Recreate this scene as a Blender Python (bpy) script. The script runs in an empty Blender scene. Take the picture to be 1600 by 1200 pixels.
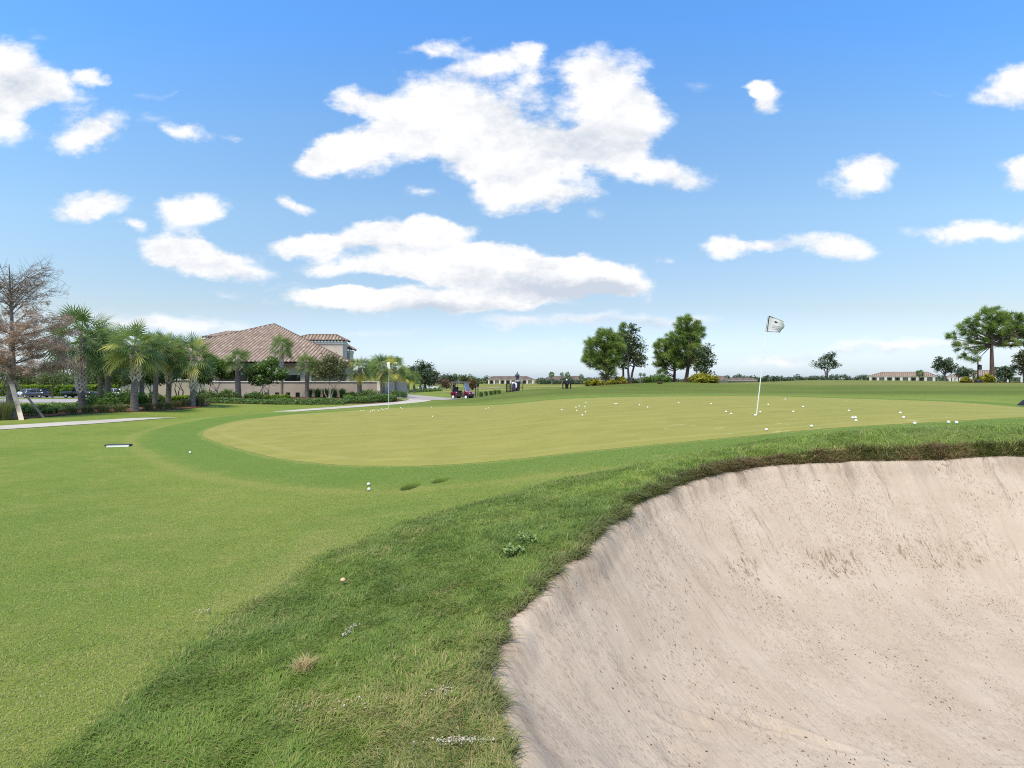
import bpy, math, random
import numpy as np
from mathutils import Vector, Matrix

R = math.radians
rng = np.random.default_rng(7)
random.seed(7)
scene = bpy.context.scene
COL = scene.collection

# ------------------------------------------------------------------ camera maths
F = 888.9          # focal length in pixels of the 1600 px wide photograph
HZ = 592.0         # eye level row
EYE = 1.5          # eye height above the lawn
def PX(px, Y): return (px - 800.0) / F * Y
def PZ(py, Y): return EYE + (HZ - py) / F * Y

cam_d = bpy.data.cameras.new('camera')
cam_d.sensor_width = 36.0
cam_d.lens = 36.0 * F / 1600.0
cam_d.shift_y = -(600.0 - HZ) / 1600.0
cam_d.clip_start = 0.05
cam_d.clip_end = 6000.0
cam = bpy.data.objects.new('camera', cam_d)
cam.location = (0, 0, EYE)
cam.rotation_euler = (R(90), 0, 0)
COL.objects.link(cam)
scene.camera = cam

# ------------------------------------------------------------------ object helpers
def tag(o, label=None, cat=None, group=None, kind=None):
    if label: o['label'] = label
    if cat: o['category'] = cat
    if group: o['group'] = group
    if kind: o['kind'] = kind
    return o

def empty(name, loc, rz=0.0):
    o = bpy.data.objects.new(name, None)
    o.location = loc
    o.rotation_euler = (0, 0, rz)
    o.empty_display_size = 0.2
    COL.objects.link(o)
    return o

def link_mesh(name, me, mat=None, parent=None):
    o = bpy.data.objects.new(name, me)
    if mat is not None and len(me.materials) == 0:
        me.materials.append(mat)
    COL.objects.link(o)
    if parent is not None: o.parent = parent
    return o

def np_mesh(name, V, faces, attrs=None, smooth=False, uv=None):
    """V (N,3); faces: list of int arrays, each (k, n-gon)."""
    me = bpy.data.meshes.new(name)
    V = np.asarray(V, np.float32)
    me.vertices.add(len(V))
    me.vertices.foreach_set('co', V.ravel())
    faces = [np.asarray(f, np.int32) for f in faces if len(f)]
    loops = np.concatenate([f.ravel() for f in faces])
    tot = np.concatenate([np.full(len(f), f.shape[1], np.int32) for f in faces])
    start = np.concatenate([[0], np.cumsum(tot)[:-1]]).astype(np.int32)
    me.loops.add(len(loops))
    me.loops.foreach_set('vertex_index', loops)
    me.polygons.add(len(tot))
    me.polygons.foreach_set('loop_start', start)
    me.polygons.foreach_set('loop_total', tot)
    if smooth:
        me.polygons.foreach_set('use_smooth', np.ones(len(tot), bool))
    for k, a in (attrs or {}).items():
        at = me.attributes.new(k, 'FLOAT', 'POINT')
        at.data.foreach_set('value', np.asarray(a, np.float32).ravel())
    if uv is not None:
        ul = me.uv_layers.new(name='UVMap')
        ul.data.foreach_set('uv', np.asarray(uv, np.float32)[loops].ravel())
    me.update(calc_edges=True)
    me.validate()
    return me

class MB:
    """collects boxes, tubes, lathes into one mesh"""
    def __init__(s): s.v = []; s.f = []; s.sm = []
    def add(s, vs, fs, smooth=False):
        b = len(s.v)
        s.v.extend([tuple(v) for v in vs])
        for f in fs:
            s.f.append(tuple(b + i for i in f)); s.sm.append(smooth)
        return s
    def box(s, c, d, M=None, bev=0.0):
        cx, cy, cz = c; dx, dy, dz = d[0]/2, d[1]/2, d[2]/2
        if bev <= 0:
            vs = [Vector((x*dx, y*dy, z*dz)) for z in (-1, 1) for y in (-1, 1) for x in (-1, 1)]
            fs = [(0,2,3,1), (4,5,7,6), (0,1,5,4), (2,6,7,3), (0,4,6,2), (1,3,7,5)]
        else:
            b = min(bev, dx*.9, dy*.9, dz*.9)
            ring = []
            for zz, ins in ((-dz, b), (-dz+b, 0), (dz-b, 0), (dz, b)):
                hx, hy = dx-ins, dy-ins
                q = min(b, hx*.9, hy*.9)
                ring.append([Vector(p+(zz,)) for p in ((-hx+q,-hy),(hx-q,-hy),(hx,-hy+q),(hx,hy-q),(hx-q,hy),(-hx+q,hy),(-hx,hy-q),(-hx,-hy+q))])
            vs = [p for r in ring for p in r]
            fs = [tuple(range(7,-1,-1)), tuple(range(24,32))]
            for k in range(3):
                for i in range(8):
                    j = (i+1) % 8
                    fs.append((k*8+i, k*8+j, k*8+8+j, k*8+8+i))
        if M is not None: vs = [M @ v for v in vs]
        return s.add([(v.x+cx, v.y+cy, v.z+cz) for v in vs], fs)
    def tube(s, pts, rad, n=8, cap=True, smooth=True):
        pts = [Vector(p) for p in pts]
        if not hasattr(rad, '__len__'): rad = [rad]*len(pts)
        vs = []; fs = []
        prev = None
        for i, p in enumerate(pts):
            t = (pts[min(i+1, len(pts)-1)] - pts[max(i-1, 0)])
            if t.length < 1e-9: t = Vector((0,0,1))
            t.normalize()
            if prev is None:
                a = t.orthogonal().normalized()
            else:
                a = prev - t * prev.dot(t)
                a = a.normalized() if a.length > 1e-6 else t.orthogonal().normalized()
            prev = a
            b = t.cross(a)
            for k in range(n):
                an = 2*math.pi*k/n
                vs.append(p + (a*math.cos(an) + b*math.sin(an))*rad[i])
        for i in range(len(pts)-1):
            for k in range(n):
                j = (k+1) % n
                fs.append((i*n+k, i*n+j, (i+1)*n+j, (i+1)*n+k))
        s.add(vs, fs, smooth)
        if cap:
            m = len(pts)
            s.add(vs[:n], [tuple(range(n-1,-1,-1))]); s.add(vs[(m-1)*n:], [tuple(range(n))])
        return s
    def lathe(s, prof, c=(0,0,0), n=20, axis='z', smooth=True):
        vs = []; fs = []
        for r, h in prof:
            for k in range(n):
                a = 2*math.pi*k/n
                p = (r*math.cos(a), r*math.sin(a), h)
                if axis == 'y': p = (p[0], p[2], p[1])
                if axis == 'x': p = (p[2], p[0], p[1])
                vs.append((p[0]+c[0], p[1]+c[1], p[2]+c[2]))
        m = len(prof)
        for i in range(m-1):
            for k in range(n):
                j = (k+1) % n
                fs.append((i*n+k, i*n+j, (i+1)*n+j, (i+1)*n+k))
        s.add(vs, fs, smooth)
        return s
    def prism(s, poly, axis, a0, a1):
        """poly: 2D outline; extruded along axis ('x','y','z') from a0 to a1"""
        def mk(p, a):
            if axis == 'x': return (a, p[0], p[1])
            if axis == 'y': return (p[0], a, p[1])
            return (p[0], p[1], a)
        n = len(poly)
        vs = [mk(p, a0) for p in poly] + [mk(p, a1) for p in poly]
        fs = [tuple(range(n-1,-1,-1)), tuple(range(n, 2*n))]
        for i in range(n):
            j = (i+1) % n
            fs.append((i, j, n+j, n+i))
        return s.add(vs, fs)
    def mesh(s, name):
        me = bpy.data.meshes.new(name)
        me.from_pydata(s.v, [], s.f)
        me.polygons.foreach_set('use_smooth', s.sm)
        me.update()
        return me
    def build(s, name, mat, parent=None):
        return link_mesh(name, s.mesh(name), mat, parent)

def copy_tree(o, parent=None):
    c = o.copy(); COL.objects.link(c)
    if parent is not None: c.parent = parent
    for ch in o.children: copy_tree(ch, c)
    return c

# ------------------------------------------------------------------ material helpers
class NT:
    def __init__(s, tree): s.t = tree; s.n = tree.nodes; s.l = tree.links
    def new(s, typ, **kw):
        n = s.n.new(typ)
        for k, v in kw.items(): setattr(n, k, v)
        return n
    def link(s, a, b): s.l.new(a, b)
    def val(s, sock, v):
        if hasattr(v, 'is_linked') or isinstance(v, bpy.types.NodeSocket): s.l.new(v, sock)
        else: sock.default_value = v
    def math(s, op, a, b=None, c=None, clamp=False):
        n = s.new('ShaderNodeMath', operation=op); n.use_clamp = clamp
        s.val(n.inputs[0], a)
        if b is not None: s.val(n.inputs[1], b)
        if c is not None: s.val(n.inputs[2], c)
        return n.outputs[0]
    def mix(s, fac, a, b, blend='MIX'):
        n = s.new('ShaderNodeMix', data_type='RGBA', blend_type=blend)
        s.val(n.inputs['Factor'], fac) if False else s.val(n.inputs[0], fac)
        s.val(n.inputs[6], a if not isinstance(a, tuple) or len(a) == 4 else a + (1,))
        s.val(n.inputs[7], b if not isinstance(b, tuple) or len(b) == 4 else b + (1,))
        return n.outputs[2]
    def noise(s, vec, scale, detail=4, rough=0.55, dist=0.0):
        n = s.new('ShaderNodeTexNoise')
        if vec is not None: s.l.new(vec, n.inputs['Vector'])
        n.inputs['Scale'].default_value = scale
        n.inputs['Detail'].default_value = detail
        n.inputs['Roughness'].default_value = rough
        n.inputs['Distortion'].default_value = dist
        return n.outputs['Fac']
    def smooth(s, x, a, b):
        n = s.new('ShaderNodeMapRange', interpolation_type='SMOOTHSTEP')
        s.val(n.inputs['Value'], x)
        n.inputs['From Min'].default_value = a; n.inputs['From Max'].default_value = b
        return n.outputs['Result']
    def attr(s, name):
        n = s.new('ShaderNodeAttribute'); n.attribute_name = name
        return n.outputs['Fac']
    def mapping(s, vec, scale=(1,1,1), rot=(0,0,0), loc=(0,0,0)):
        n = s.new('ShaderNodeMapping')
        s.l.new(vec, n.inputs['Vector'])
        n.inputs['Scale'].default_value = scale; n.inputs['Rotation'].default_value = rot; n.inputs['Location'].default_value = loc
        return n.outputs['Vector']

def new_mat(name):
    m = bpy.data.materials.new(name); m.use_nodes = True
    t = NT(m.node_tree)
    b = m.node_tree.nodes['Principled BSDF']
    return m, t, b
def coord(t, which='Object'):
    return t.new('ShaderNodeTexCoord').outputs[which]

def simple(name, col, rough=0.6, metal=0.0, var=0.12, scale=8.0, bump=0.0, spec=0.3):
    m, t, b = new_mat(name)
    c = coord(t)
    n = t.noise(c, scale, 5)
    d = tuple(x*(1-var) for x in col); e = tuple(min(1, x*(1+var)) for x in col)
    t.link(t.mix(t.smooth(n, 0.3, 0.7), d, e), b.inputs['Base Color'])
    b.inputs['Roughness'].default_value = rough
    b.inputs['Metallic'].default_value = metal
    b.inputs['Specular IOR Level'].default_value = spec
    if bump > 0:
        bp = t.new('ShaderNodeBump'); bp.inputs['Strength'].default_value = bump; bp.inputs['Distance'].default_value = 0.02
        t.link(t.noise(c, scale*4, 4), bp.inputs['Height']); t.link(bp.outputs[0], b.inputs['Normal'])
    return m

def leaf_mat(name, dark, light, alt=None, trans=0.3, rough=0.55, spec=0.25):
    """base colour: attribute tint 0..1 dark..light, attribute alt = yellowed or brown"""
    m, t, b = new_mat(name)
    col = t.mix(t.attr('tint'), dark, light)  # shrubs, hedges and crowns set tint darker towards the bottom
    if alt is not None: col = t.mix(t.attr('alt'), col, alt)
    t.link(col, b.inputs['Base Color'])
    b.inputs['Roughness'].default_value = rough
    b.inputs['Specular IOR Level'].default_value = spec
    tr = t.new('ShaderNodeBsdfTranslucent'); t.link(col, tr.inputs['Color'])
    mx = t.new('ShaderNodeMixShader'); mx.inputs[0].default_value = trans
    t.link(b.outputs[0], mx.inputs[1]); t.link(tr.outputs[0], mx.inputs[2])
    t.link(mx.outputs[0], t.n['Material Output'].inputs['Surface'])
    return m

def vnoise(x, y, s, seed=0):
    """smooth value noise"""
    r = np.random.default_rng(100+seed); T = r.random((64, 64))
    u = x*s + 1000.0; v = y*s + 1000.0
    i = np.floor(u).astype(int); j = np.floor(v).astype(int); fu = u-i; fv = v-j
    fu = fu*fu*(3-2*fu); fv = fv*fv*(3-2*fv)
    g = lambda a, b_: T[a % 64, b_ % 64]
    return (g(i,j)*(1-fu)+g(i+1,j)*fu)*(1-fv) + (g(i,j+1)*(1-fu)+g(i+1,j+1)*fu)*fv
def fbm(x, y, s, seed=0):
    return 0.5*vnoise(x,y,s,seed) + 0.3*vnoise(x,y,s*2.1,seed+1) + 0.2*vnoise(x,y,s*4.3,seed+2)


# ------------------------------------------------------------------ terrain
# (x, y, height relative to the eye)
def A(px, py, Y): return (PX(px, Y), Y, (HZ - py) / F * Y)
def G(px, z, Y): return (PX(px, Y), Y, z)
ANCH = [
 (-8,0.5,-1.55), (0,1.0,-1.5), (-3,2,-1.5), (-1.9,2.2,-1.5), (-8,8,-1.53), (-4,4,-1.5), (-1.2,3.2,-1.5), (-20,8,-1.6), (0.0,2.5,-1.5),
 (8,0.5,-1.2), (3,0.6,-1.5),
 A(576,762,7.9), A(297,706,11.7), A(183,698,12.6), A(317,680,14.9), A(600,728,9.27), A(800,718,9.0), A(1000,697,8.7), A(1200,678,8.57),
 A(1400,664,8.4), A(1600,652,8.6), A(350,663,18.3), A(420,652,21), A(500,645,23.1), A(560,641,24.6), A(607,638,26), A(700,635,27),
 A(790,632,27), A(860,625,27), A(920,622,26.5), A(1000,620,26), A(1100,619,25), A(1200,619,24), A(1300,622,22), A(1400,625,20),
 A(1500,629,18), A(1600,637,15), A(1181,650,12.1),
 # interior of the green
 A(700,660,16.5), A(900,650,14.5), A(500,672,15.2), A(1400,640,12.5),
 # edge of the rough and the lip of the bunker
 G(500,-1.49,4.7), G(620,-1.46,5.72), G(700,-1.42,6.15), G(850,-1.27,6.97), G(1000,-1.09,7.34), G(1100,-0.97,7.7), G(1320,-0.74,7.9), G(1500,-0.66,7.75), G(1600,-0.62,7.6),
 G(1800,-0.6,7.6), G(1900,-0.9,4.0),
 # left: lawn, path, bed, car park
 (-16.5,17,-1.56), (-14.5,20.9,-1.56), G(340,-1.36,21), G(420,-1.36,23.5), G(240,-1.48,20.5), G(300,-1.80,26.5), G(400,-1.80,30.5), A(480,640,32.5), A(540,635.5,35.5), A(600,632,38),
 G(160,-1.52,26), G(300,-1.55,32), G(20,-1.55,22), G(60,-1.6,26), G(380,-1.58,36), G(480,-1.6,42), G(560,-1.6,44),
 G(330,-1.6,50), G(460,-1.6,52), G(590,-1.7,52), G(440,-1.7,70), G(560,-2.0,80), G(250,-2.0,50),
 G(60,-2.2,40), G(180,-2.1,42), G(0,-2.75,60), G(120,-2.8,62), G(60,-3.05,80), G(0,-3.45,105), G(120,-3.45,108), G(250,-3.2,100),
 # behind the green
 A(650,623,52), A(720,624,54), A(680,629,40), A(760,619,44), A(805,612,52), A(850,607,48), A(885,609,50), A(920,606.5,50), A(660,612,112), A(720,609,100), A(800,604.5,120), A(900,603,110),
 A(1000,606,46), A(1090,604,50), A(1040,612,36), A(1200,609,42), A(1300,601.5,60), A(1400,612,33), A(1500,607,40), A(1600,612,28), A(1600,603,48), A(1480,601,60),
 A(948,601,65), A(990,599,68), A(1050,597,70), A(1070,597,70), A(1110,598.5,66), A(1180,597,80), A(1250,594.5,100), A(1300,594.7,105), A(1400,595,112), A(1480,597,80), A(1550,597.5,72), A(1600,598,72),
 G(940,-1.5,90), G(1080,-1.6,105), G(1200,-1.2,140), G(1400,-1.3,150), G(1600,-1.0,120),
 G(0,-3.4,150), G(300,-3.2,160), G(600,-2.6,180), G(800,-2.2,200), G(1000,-2.2,200), G(1300,-1.9,220), G(1600,-1.6,200),
 G(0,-3.2,320), G(400,-3,320), G(800,-2.7,330), G(1200,-2.6,320), G(1600,-2.4,320), G(-400,-3,200), G(2000,-1.8,200),
 G(-500,-1.7,20), G(2200,-0.8,15), G(-600,-2.5,60), G(2200,-0.8,60),
 G(0,-3,900), G(800,-3,900), G(1600,-3,900), G(400,-3,1500), G(1200,-3,1500),
]
ANCH = np.array(ANCH, float)
def lp(x, y):
    r = np.hypot(x, y); a = np.arctan2(x, y)
    aa = np.abs(a)
    a = np.where(aa > 1.6, np.sign(a)*1.6*(math.pi-aa)/(math.pi-1.6), a)
    return a*3.0, np.log(np.maximum(r, 0.8))*1.6
def tps_fit(U, V, Z, lam):
    n = len(U)
    d2 = (U[:,None]-U[None])**2 + (V[:,None]-V[None])**2
    K = 0.5*d2*np.log(d2+1e-12) + lam*np.eye(n)
    P = np.stack([np.ones(n), U, V], 1)
    M = np.block([[K, P], [P.T, np.zeros((3,3))]])
    w = np.linalg.solve(M, np.concatenate([Z, np.zeros(3)]))
    return U, V, w
def tps_eval(fit, u, v):
    U, V, w = fit
    out = w[-3] + w[-2]*u + w[-1]*v
    for i in range(len(U)):
        d2 = (u-U[i])**2 + (v-V[i])**2
        out = out + w[i]*0.5*d2*np.log(d2+1e-12)
    return out
_u, _v = lp(ANCH[:,0], ANCH[:,1])
TFIT = tps_fit(_u, _v, ANCH[:,2], 0.0008)

def closed_spline(pts, per=14):
    P = np.array(pts, float); n = len(P); out = []
    for i in range(n):
        p0, p1, p2, p3 = P[i-1], P[i], P[(i+1) % n], P[(i+2) % n]
        for k in range(per):
            t = k/per
            out.append(0.5*((2*p1) + (-p0+p2)*t + (2*p0-5*p1+4*p2-p3)*t*t + (-p0+3*p1-3*p2+p3)*t**3))
    return np.array(out)
def open_spline(pts, per=10):
    P = np.array(pts, float); n = len(P); out = []
    for i in range(n-1):
        p0, p1, p2, p3 = P[max(i-1,0)], P[i], P[i+1], P[min(i+2,n-1)]
        for k in range(per):
            t = k/per
            out.append(0.5*((2*p1) + (-p0+p2)*t + (2*p0-5*p1+4*p2-p3)*t*t + (-p0+3*p1-3*p2+p3)*t**3))
    out.append(P[-1])
    return np.array(out)

# bunker edge: x, y, sand level at the edge (relative to the eye)
BK = closed_spline([(0.02,2.19,-1.53), (-0.10,2.97,-1.53), (0.0,3.45,-1.46), (0.216,3.83,-1.38), (0.62,4.55,-1.32), (1.08,5.34,-1.26), (1.82,6.28,-1.17), (2.68,6.75,-1.08),
                    (3.94,6.98,-1.02), (5.12,6.98,-0.99), (6.1,6.8,-0.92), (7.5,6.1,-0.95), (8.4,4.4,-1.2), (8.0,1.6,-1.4), (5.2,0.5,-1.5), (2.2,0.55,-1.53), (0.5,1.3,-1.53)], 24)
_j = np.random.default_rng(3).normal(size=len(BK)); _j2 = np.random.default_rng(4).normal(size=len(BK))
_k = np.exp(-(np.arange(-9,10)/3.2)**2); _k /= np.sqrt((_k**2).sum()); _k2 = np.exp(-(np.arange(-3,4)/1.1)**2); _k2 /= np.sqrt((_k2**2).sum())
_n = 0.022*np.convolve(np.concatenate([_j[-9:], _j, _j[:9]]), _k, 'valid') + 0.012*np.convolve(np.concatenate([_j2[-3:], _j2, _j2[:3]]), _k2, 'valid')
_t = np.roll(BK, -1, 0) - np.roll(BK, 1, 0); _t /= np.linalg.norm(_t[:,:2], axis=1)[:, None]
BK[:,0] += -_t[:,1]*_n; BK[:,1] += _t[:,0]*_n
SFIT = None
_sa = [(2.9,3.2,-2.2), (1.45,3.14,-2.12), (0.65,2.85,-1.93), (2.0,5.43,-1.72), (3.8,5.66,-1.92), (5.1,5.7,-1.97), (2.04,4.53,-2.05), (1.04,4.6,-1.6), (0.83,3.68,-1.85),
       (4.5,4.4,-2.2), (6.0,4.2,-2.2), (4.5,2.2,-2.2), (2.5,1.8,-2.05), (6.3,2.6,-2.1), (3.2,4.7,-2.15)]
_sp = np.array([tuple(p) for p in BK[::8]] + _sa)
SFIT = tps_fit(_sp[:,0], _sp[:,1], _sp[:,2], 0.01)
def sand_h(x, y): return EYE + tps_eval(SFIT, x, y)

def poly_dist(x, y, P, extra=None):
    """signed distance (inside negative) to closed polygon, plus interpolated third column"""
    x = np.asarray(x, float).ravel(); y = np.asarray(y, float).ravel()
    best = np.full(len(x), 1e18); zz = np.zeros(len(x)); inside = np.zeros(len(x), bool)
    n = len(P)
    for i in range(n):
        a = P[i]; b = P[(i+1) % n]
        dx, dy = b[0]-a[0], b[1]-a[1]
        L2 = dx*dx + dy*dy + 1e-12
        t = np.clip(((x-a[0])*dx + (y-a[1])*dy)/L2, 0, 1)
        d2 = (x-a[0]-t*dx)**2 + (y-a[1]-t*dy)**2
        m = d2 < best
        best = np.where(m, d2, best)
        if P.shape[1] > 2: zz = np.where(m, a[2]+t*(b[2]-a[2]), zz)
        c = ((a[1] > y) != (b[1] > y))
        if dy != 0:
            inside ^= c & (x < a[0] + (y-a[1])/dy*dx)
    d = np.sqrt(best)
    return np.where(inside, -d, d), zz
def sstep(x, a, b):
    t = np.clip((x-a)/(b-a), 0, 1); return t*t*(3-2*t)

# two small hollows in the fringe of the green
HOLLOWS = [(PX(642,7.75), 7.75, 0.125, 0.23, -0.28, 0.16), (PX(689,7.95), 7.95, 0.115, 0.20, -0.36, 0.15)]
def height(x, y, carve=True):
    x = np.atleast_1d(np.asarray(x, float)); y = np.atleast_1d(np.asarray(y, float))
    u, v = lp(x, y)
    h = EYE + tps_eval(TFIT, u, v)
    m = (x > -1.2) & (x < 10) & (y > -0.8) & (y < 8.5)
    if m.any():
        xm, ym = x[m], y[m]
        d, ze = poly_dist(xm, ym, BK)
        ze = ze + EYE
        hm = h[m]
        w = 0.28 + 0.35*sstep(xm, 0.8, 3.0)
        cutf = 0.42*sstep(xm, 0.3, 1.6)
        out = ze + 0.015 + (hm - ze - 0.015)*(cutf*sstep(d, 0.0, 0.07) + (1-cutf)*sstep(d, -0.02, w)**0.8)
        if carve:
            s = sand_h(xm, ym)
            ins = np.minimum(ze + 0.015, s) - 0.01 - 0.12*sstep(-d, 0.0, 0.12)
            hm = np.where(d > 0, np.where(d < w, out, hm), ins)
        else:
            hm = np.where(d < w, out, hm)
        h[m] = hm
    for (hx, hy, ra, rb, an, dp) in HOLLOWS:
        c, s_ = math.cos(an), math.sin(an)
        dx, dy = x-hx, y-hy
        q = np.sqrt(((dx*c+dy*s_)/ra)**2 + ((-dx*s_+dy*c)/rb)**2)
        h = h - dp*(1-sstep(q, 0.55, 1.0))
    return h
def hz(x, y): return float(height(x, y)[0])

GREEN = closed_spline([A(317,680,14.9)[:2], A(400,708,11.2)[:2], A(500,723,9.8)[:2], A(600,728,9.27)[:2], A(700,726,9.05)[:2], A(800,718,9.0)[:2], A(900,708,8.85)[:2], A(1000,697,8.7)[:2], A(1200,678,8.57)[:2], A(1400,666,8.5)[:2],
  A(1600,656,8.6)[:2], (9.6,9.2), (11.2,10.8), (12.4,13.0), A(1600,637,15)[:2], A(1500,629,18)[:2], A(1400,625,20)[:2], A(1300,622,22)[:2], A(1200,619,24)[:2], A(1100,619,25)[:2], A(1000,620,26)[:2], A(920,622,26.5)[:2],
  A(860,625,27)[:2], A(790,632,27)[:2], A(700,635,27)[:2], A(607,638,26)[:2], A(560,641,24.6)[:2], A(500,645,23.1)[:2], A(420,652,21)[:2], A(350,663,18.3)[:2]], 10)

ROUGH = np.array([(-1.83,-1.5), (-1.83,2.19), (-1.80,2.67), (-1.76,3.72), (-1.59,4.7), (-1.16,5.72), (-0.69,6.15), (0.39,6.97), (1.65,7.34), (2.6,7.72), (3.7,8.05), (4.9,8.0), (6.2,7.9), (7.06,7.75), (9.5,7.2), (10.5,5), (10,1), (6,-1.2), (1,-1.6)])

def ray_hit(px, py, up=0.0):
    Y = np.exp(np.linspace(math.log(1.5), math.log(420), 1400))
    x = (px-800)/F*Y; z = EYE + (HZ-py)/F*Y
    g = height(x, Y) + up
    k = np.nonzero(z <= g)[0]
    if len(k) == 0: return None
    k = k[0]
    if k > 0:
        a = (z[k-1]-g[k-1]); b = (g[k]-z[k]); t = a/(a+b+1e-12)
        yy = Y[k-1] + t*(Y[k]-Y[k-1])
    else: yy = Y[k]
    xx = (px-800)/F*yy
    return xx, yy, hz(xx, yy) + up

# polar sheet, finest near the viewer
ang = np.concatenate([np.linspace(-180, -64, 40, endpoint=False), np.linspace(-64, 64, 620, endpoint=False), np.linspace(64, 180, 40, endpoint=False)])
rad = [0.35]
while rad[-1] < 12: rad.append(rad[-1]*1.0062)
while rad[-1] < 160: rad.append(rad[-1]*1.02)
while rad[-1] < 4500: rad.append(rad[-1]*1.06)
rad = np.array(rad)
aa, rr = np.meshgrid(np.radians(ang), rad)
gx, gy = (np.sin(aa)*rr).ravel(), (np.cos(aa)*rr).ravel()
gz = height(gx, gy)
far = rr.ravel() > 900
gz = np.where(far, EYE-3.0, gz)
nA, nR = len(ang), len(rad)
idx = np.arange(nA*nR).reshape(nR, nA)
nxt = np.roll(idx, -1, 1)
quads = np.stack([idx[:-1], nxt[:-1], nxt[1:], idx[1:]], -1).reshape(-1, 4)
V = np.stack([gx, gy, gz], 1)
V = np.vstack([V, [0, 0, hz(0.01, 0.01)]])
tri = np.stack([np.full(nA, len(V)-1), nxt[0], idx[0]], -1)
# turf types (what grows or lies there) and the painted shade of the hollows
n_v = len(V)
rough_a = np.zeros(n_v); gd = np.full(n_v, 50.0); soil = np.zeros(n_v); pit_shade = np.zeros(n_v); pale = np.zeros(n_v); dry = np.zeros(n_v)
X_, Y_ = V[:,0], V[:,1]
m = (np.abs(X_) < 14) & (Y_ > -3) & (Y_ < 10)
d, _ = poly_dist(X_[m], Y_[m], ROUGH); rough_a[m] = 1 - sstep(d, -0.04, 0.04)
m = (X_ > -16) & (X_ < 22) & (Y_ > 4) & (Y_ < 40)
d, _ = poly_dist(X_[m], Y_[m], GREEN); gd[m] = d
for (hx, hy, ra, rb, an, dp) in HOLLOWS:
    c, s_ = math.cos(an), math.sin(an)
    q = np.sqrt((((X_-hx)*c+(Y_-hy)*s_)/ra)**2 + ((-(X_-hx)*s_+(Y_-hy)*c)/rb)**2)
    pit_shade = np.maximum(pit_shade, 1-sstep(q, 0.70, 0.98))
m = (X_ > -1) & (X_ < 9) & (Y_ > 0) & (Y_ < 8)
d, _ = poly_dist(X_[m], Y_[m], BK); soil[m] = np.maximum(soil[m], 1-sstep(d, 0.0, 0.07))
az_ = np.arctan2(X_, Y_)
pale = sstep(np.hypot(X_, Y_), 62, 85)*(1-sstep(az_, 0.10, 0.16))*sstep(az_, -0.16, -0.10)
dry = np.exp(-(((X_+0.15)/0.45)**2 + ((Y_-2.55)/0.7)**2)) + 0.5*np.exp(-(((X_+1.75)/0.25)**2 + ((Y_-4.6)/0.9)**2))
dry += sstep(np.hypot(X_, Y_), 60, 75)*(1-sstep(np.hypot(X_, Y_), 100, 130))*sstep(az_, 0.3, 0.4)*0.5
terrain_me = np_mesh('lawn', V, [quads, tri], dict(rough=rough_a, pit_shade=pit_shade, gd=gd, soil=soil, pale=pale, dry=np.clip(dry,0,1)), smooth=True)

# ---- turf material
m_turf, t, b = new_mat('mown turf')
c = coord(t)
big = t.noise(c, 0.35, 3); mid = t.noise(c, 2.2, 5, 0.6); fine = t.noise(c, 45, 6, 0.75); fib = t.noise(t.mapping(c, (160, 60, 60)), 1.0, 3, 0.7)
col = t.mix(t.smooth(big, 0.3, 0.7), (0.132,0.190,0.029), (0.185,0.225,0.040))
col = t.mix(t.math('MULTIPLY', t.smooth(mid, 0.45, 0.75), 0.55), col, (0.235,0.242,0.055))
mot = t.noise(t.mapping(c, (1.0,1.9,1), (0,0,R(35))), 1.6, 7, 0.72); mot2 = t.noise(t.mapping(c, (1.0,2.4,1), (0,0,R(20))), 5.5, 5, 0.7)
col = t.mix(t.math('MULTIPLY', t.smooth(mot, 0.50, 0.66), 0.50), col, (0.245,0.245,0.062))
col = t.mix(t.math('MULTIPLY', t.smooth(mot2, 0.54, 0.70), 0.45), col, (0.090,0.140,0.022))
# collar round the green and the mower's turning line
gdn = t.math('ADD', t.attr('gd'), t.math('MULTIPLY', t.math('SUBTRACT', mid, 0.5), 0.35))
collar = t.math('SUBTRACT', 1.0, t.smooth(gdn, 1.0, 1.7))
col = t.mix(t.math('MULTIPLY', collar, 0.75), col, (0.112,0.182,0.030))
ring = t.math('MULTIPLY', t.smooth(gdn, 1.35, 1.55), t.math('SUBTRACT', 1.0, t.smooth(gdn, 1.6, 1.85)))
col = t.mix(t.math('MULTIPLY', ring, 0.45), col, (0.26,0.25,0.065))
ring2 = t.math('MULTIPLY', t.smooth(gdn, -0.05, 0.04), t.math('SUBTRACT', 1.0, t.smooth(gdn, 0.05, 0.18)))
col = t.mix(t.math('MULTIPLY', ring2, 0.5), col, (0.25,0.26,0.07))
# farther out the grass is left longer
dist = t.new('ShaderNodeVectorMath', operation='LENGTH'); t.link(c, dist.inputs[0])
farm = t.smooth(dist.outputs['Value'], 27, 36)
sx = t.new('ShaderNodeSeparateXYZ'); t.link(c, sx.inputs[0])
rightside = t.smooth(sx.outputs['X'], -9, -2)
col = t.mix(t.math('MULTIPLY', t.math('MULTIPLY', farm, rightside), 0.75), col, t.mix(t.smooth(t.noise(c, 0.12, 3), 0.35, 0.65), (0.070,0.098,0.0145), (0.112,0.132,0.024)))
col = t.mix(t.attr('pale'), col, t.mix(t.smooth(t.noise(t.mapping(c, (0.01,0.05,0.05)), 1.0, 3), 0.4, 0.6), (0.24,0.235,0.05), (0.13,0.145,0.035)))
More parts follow.
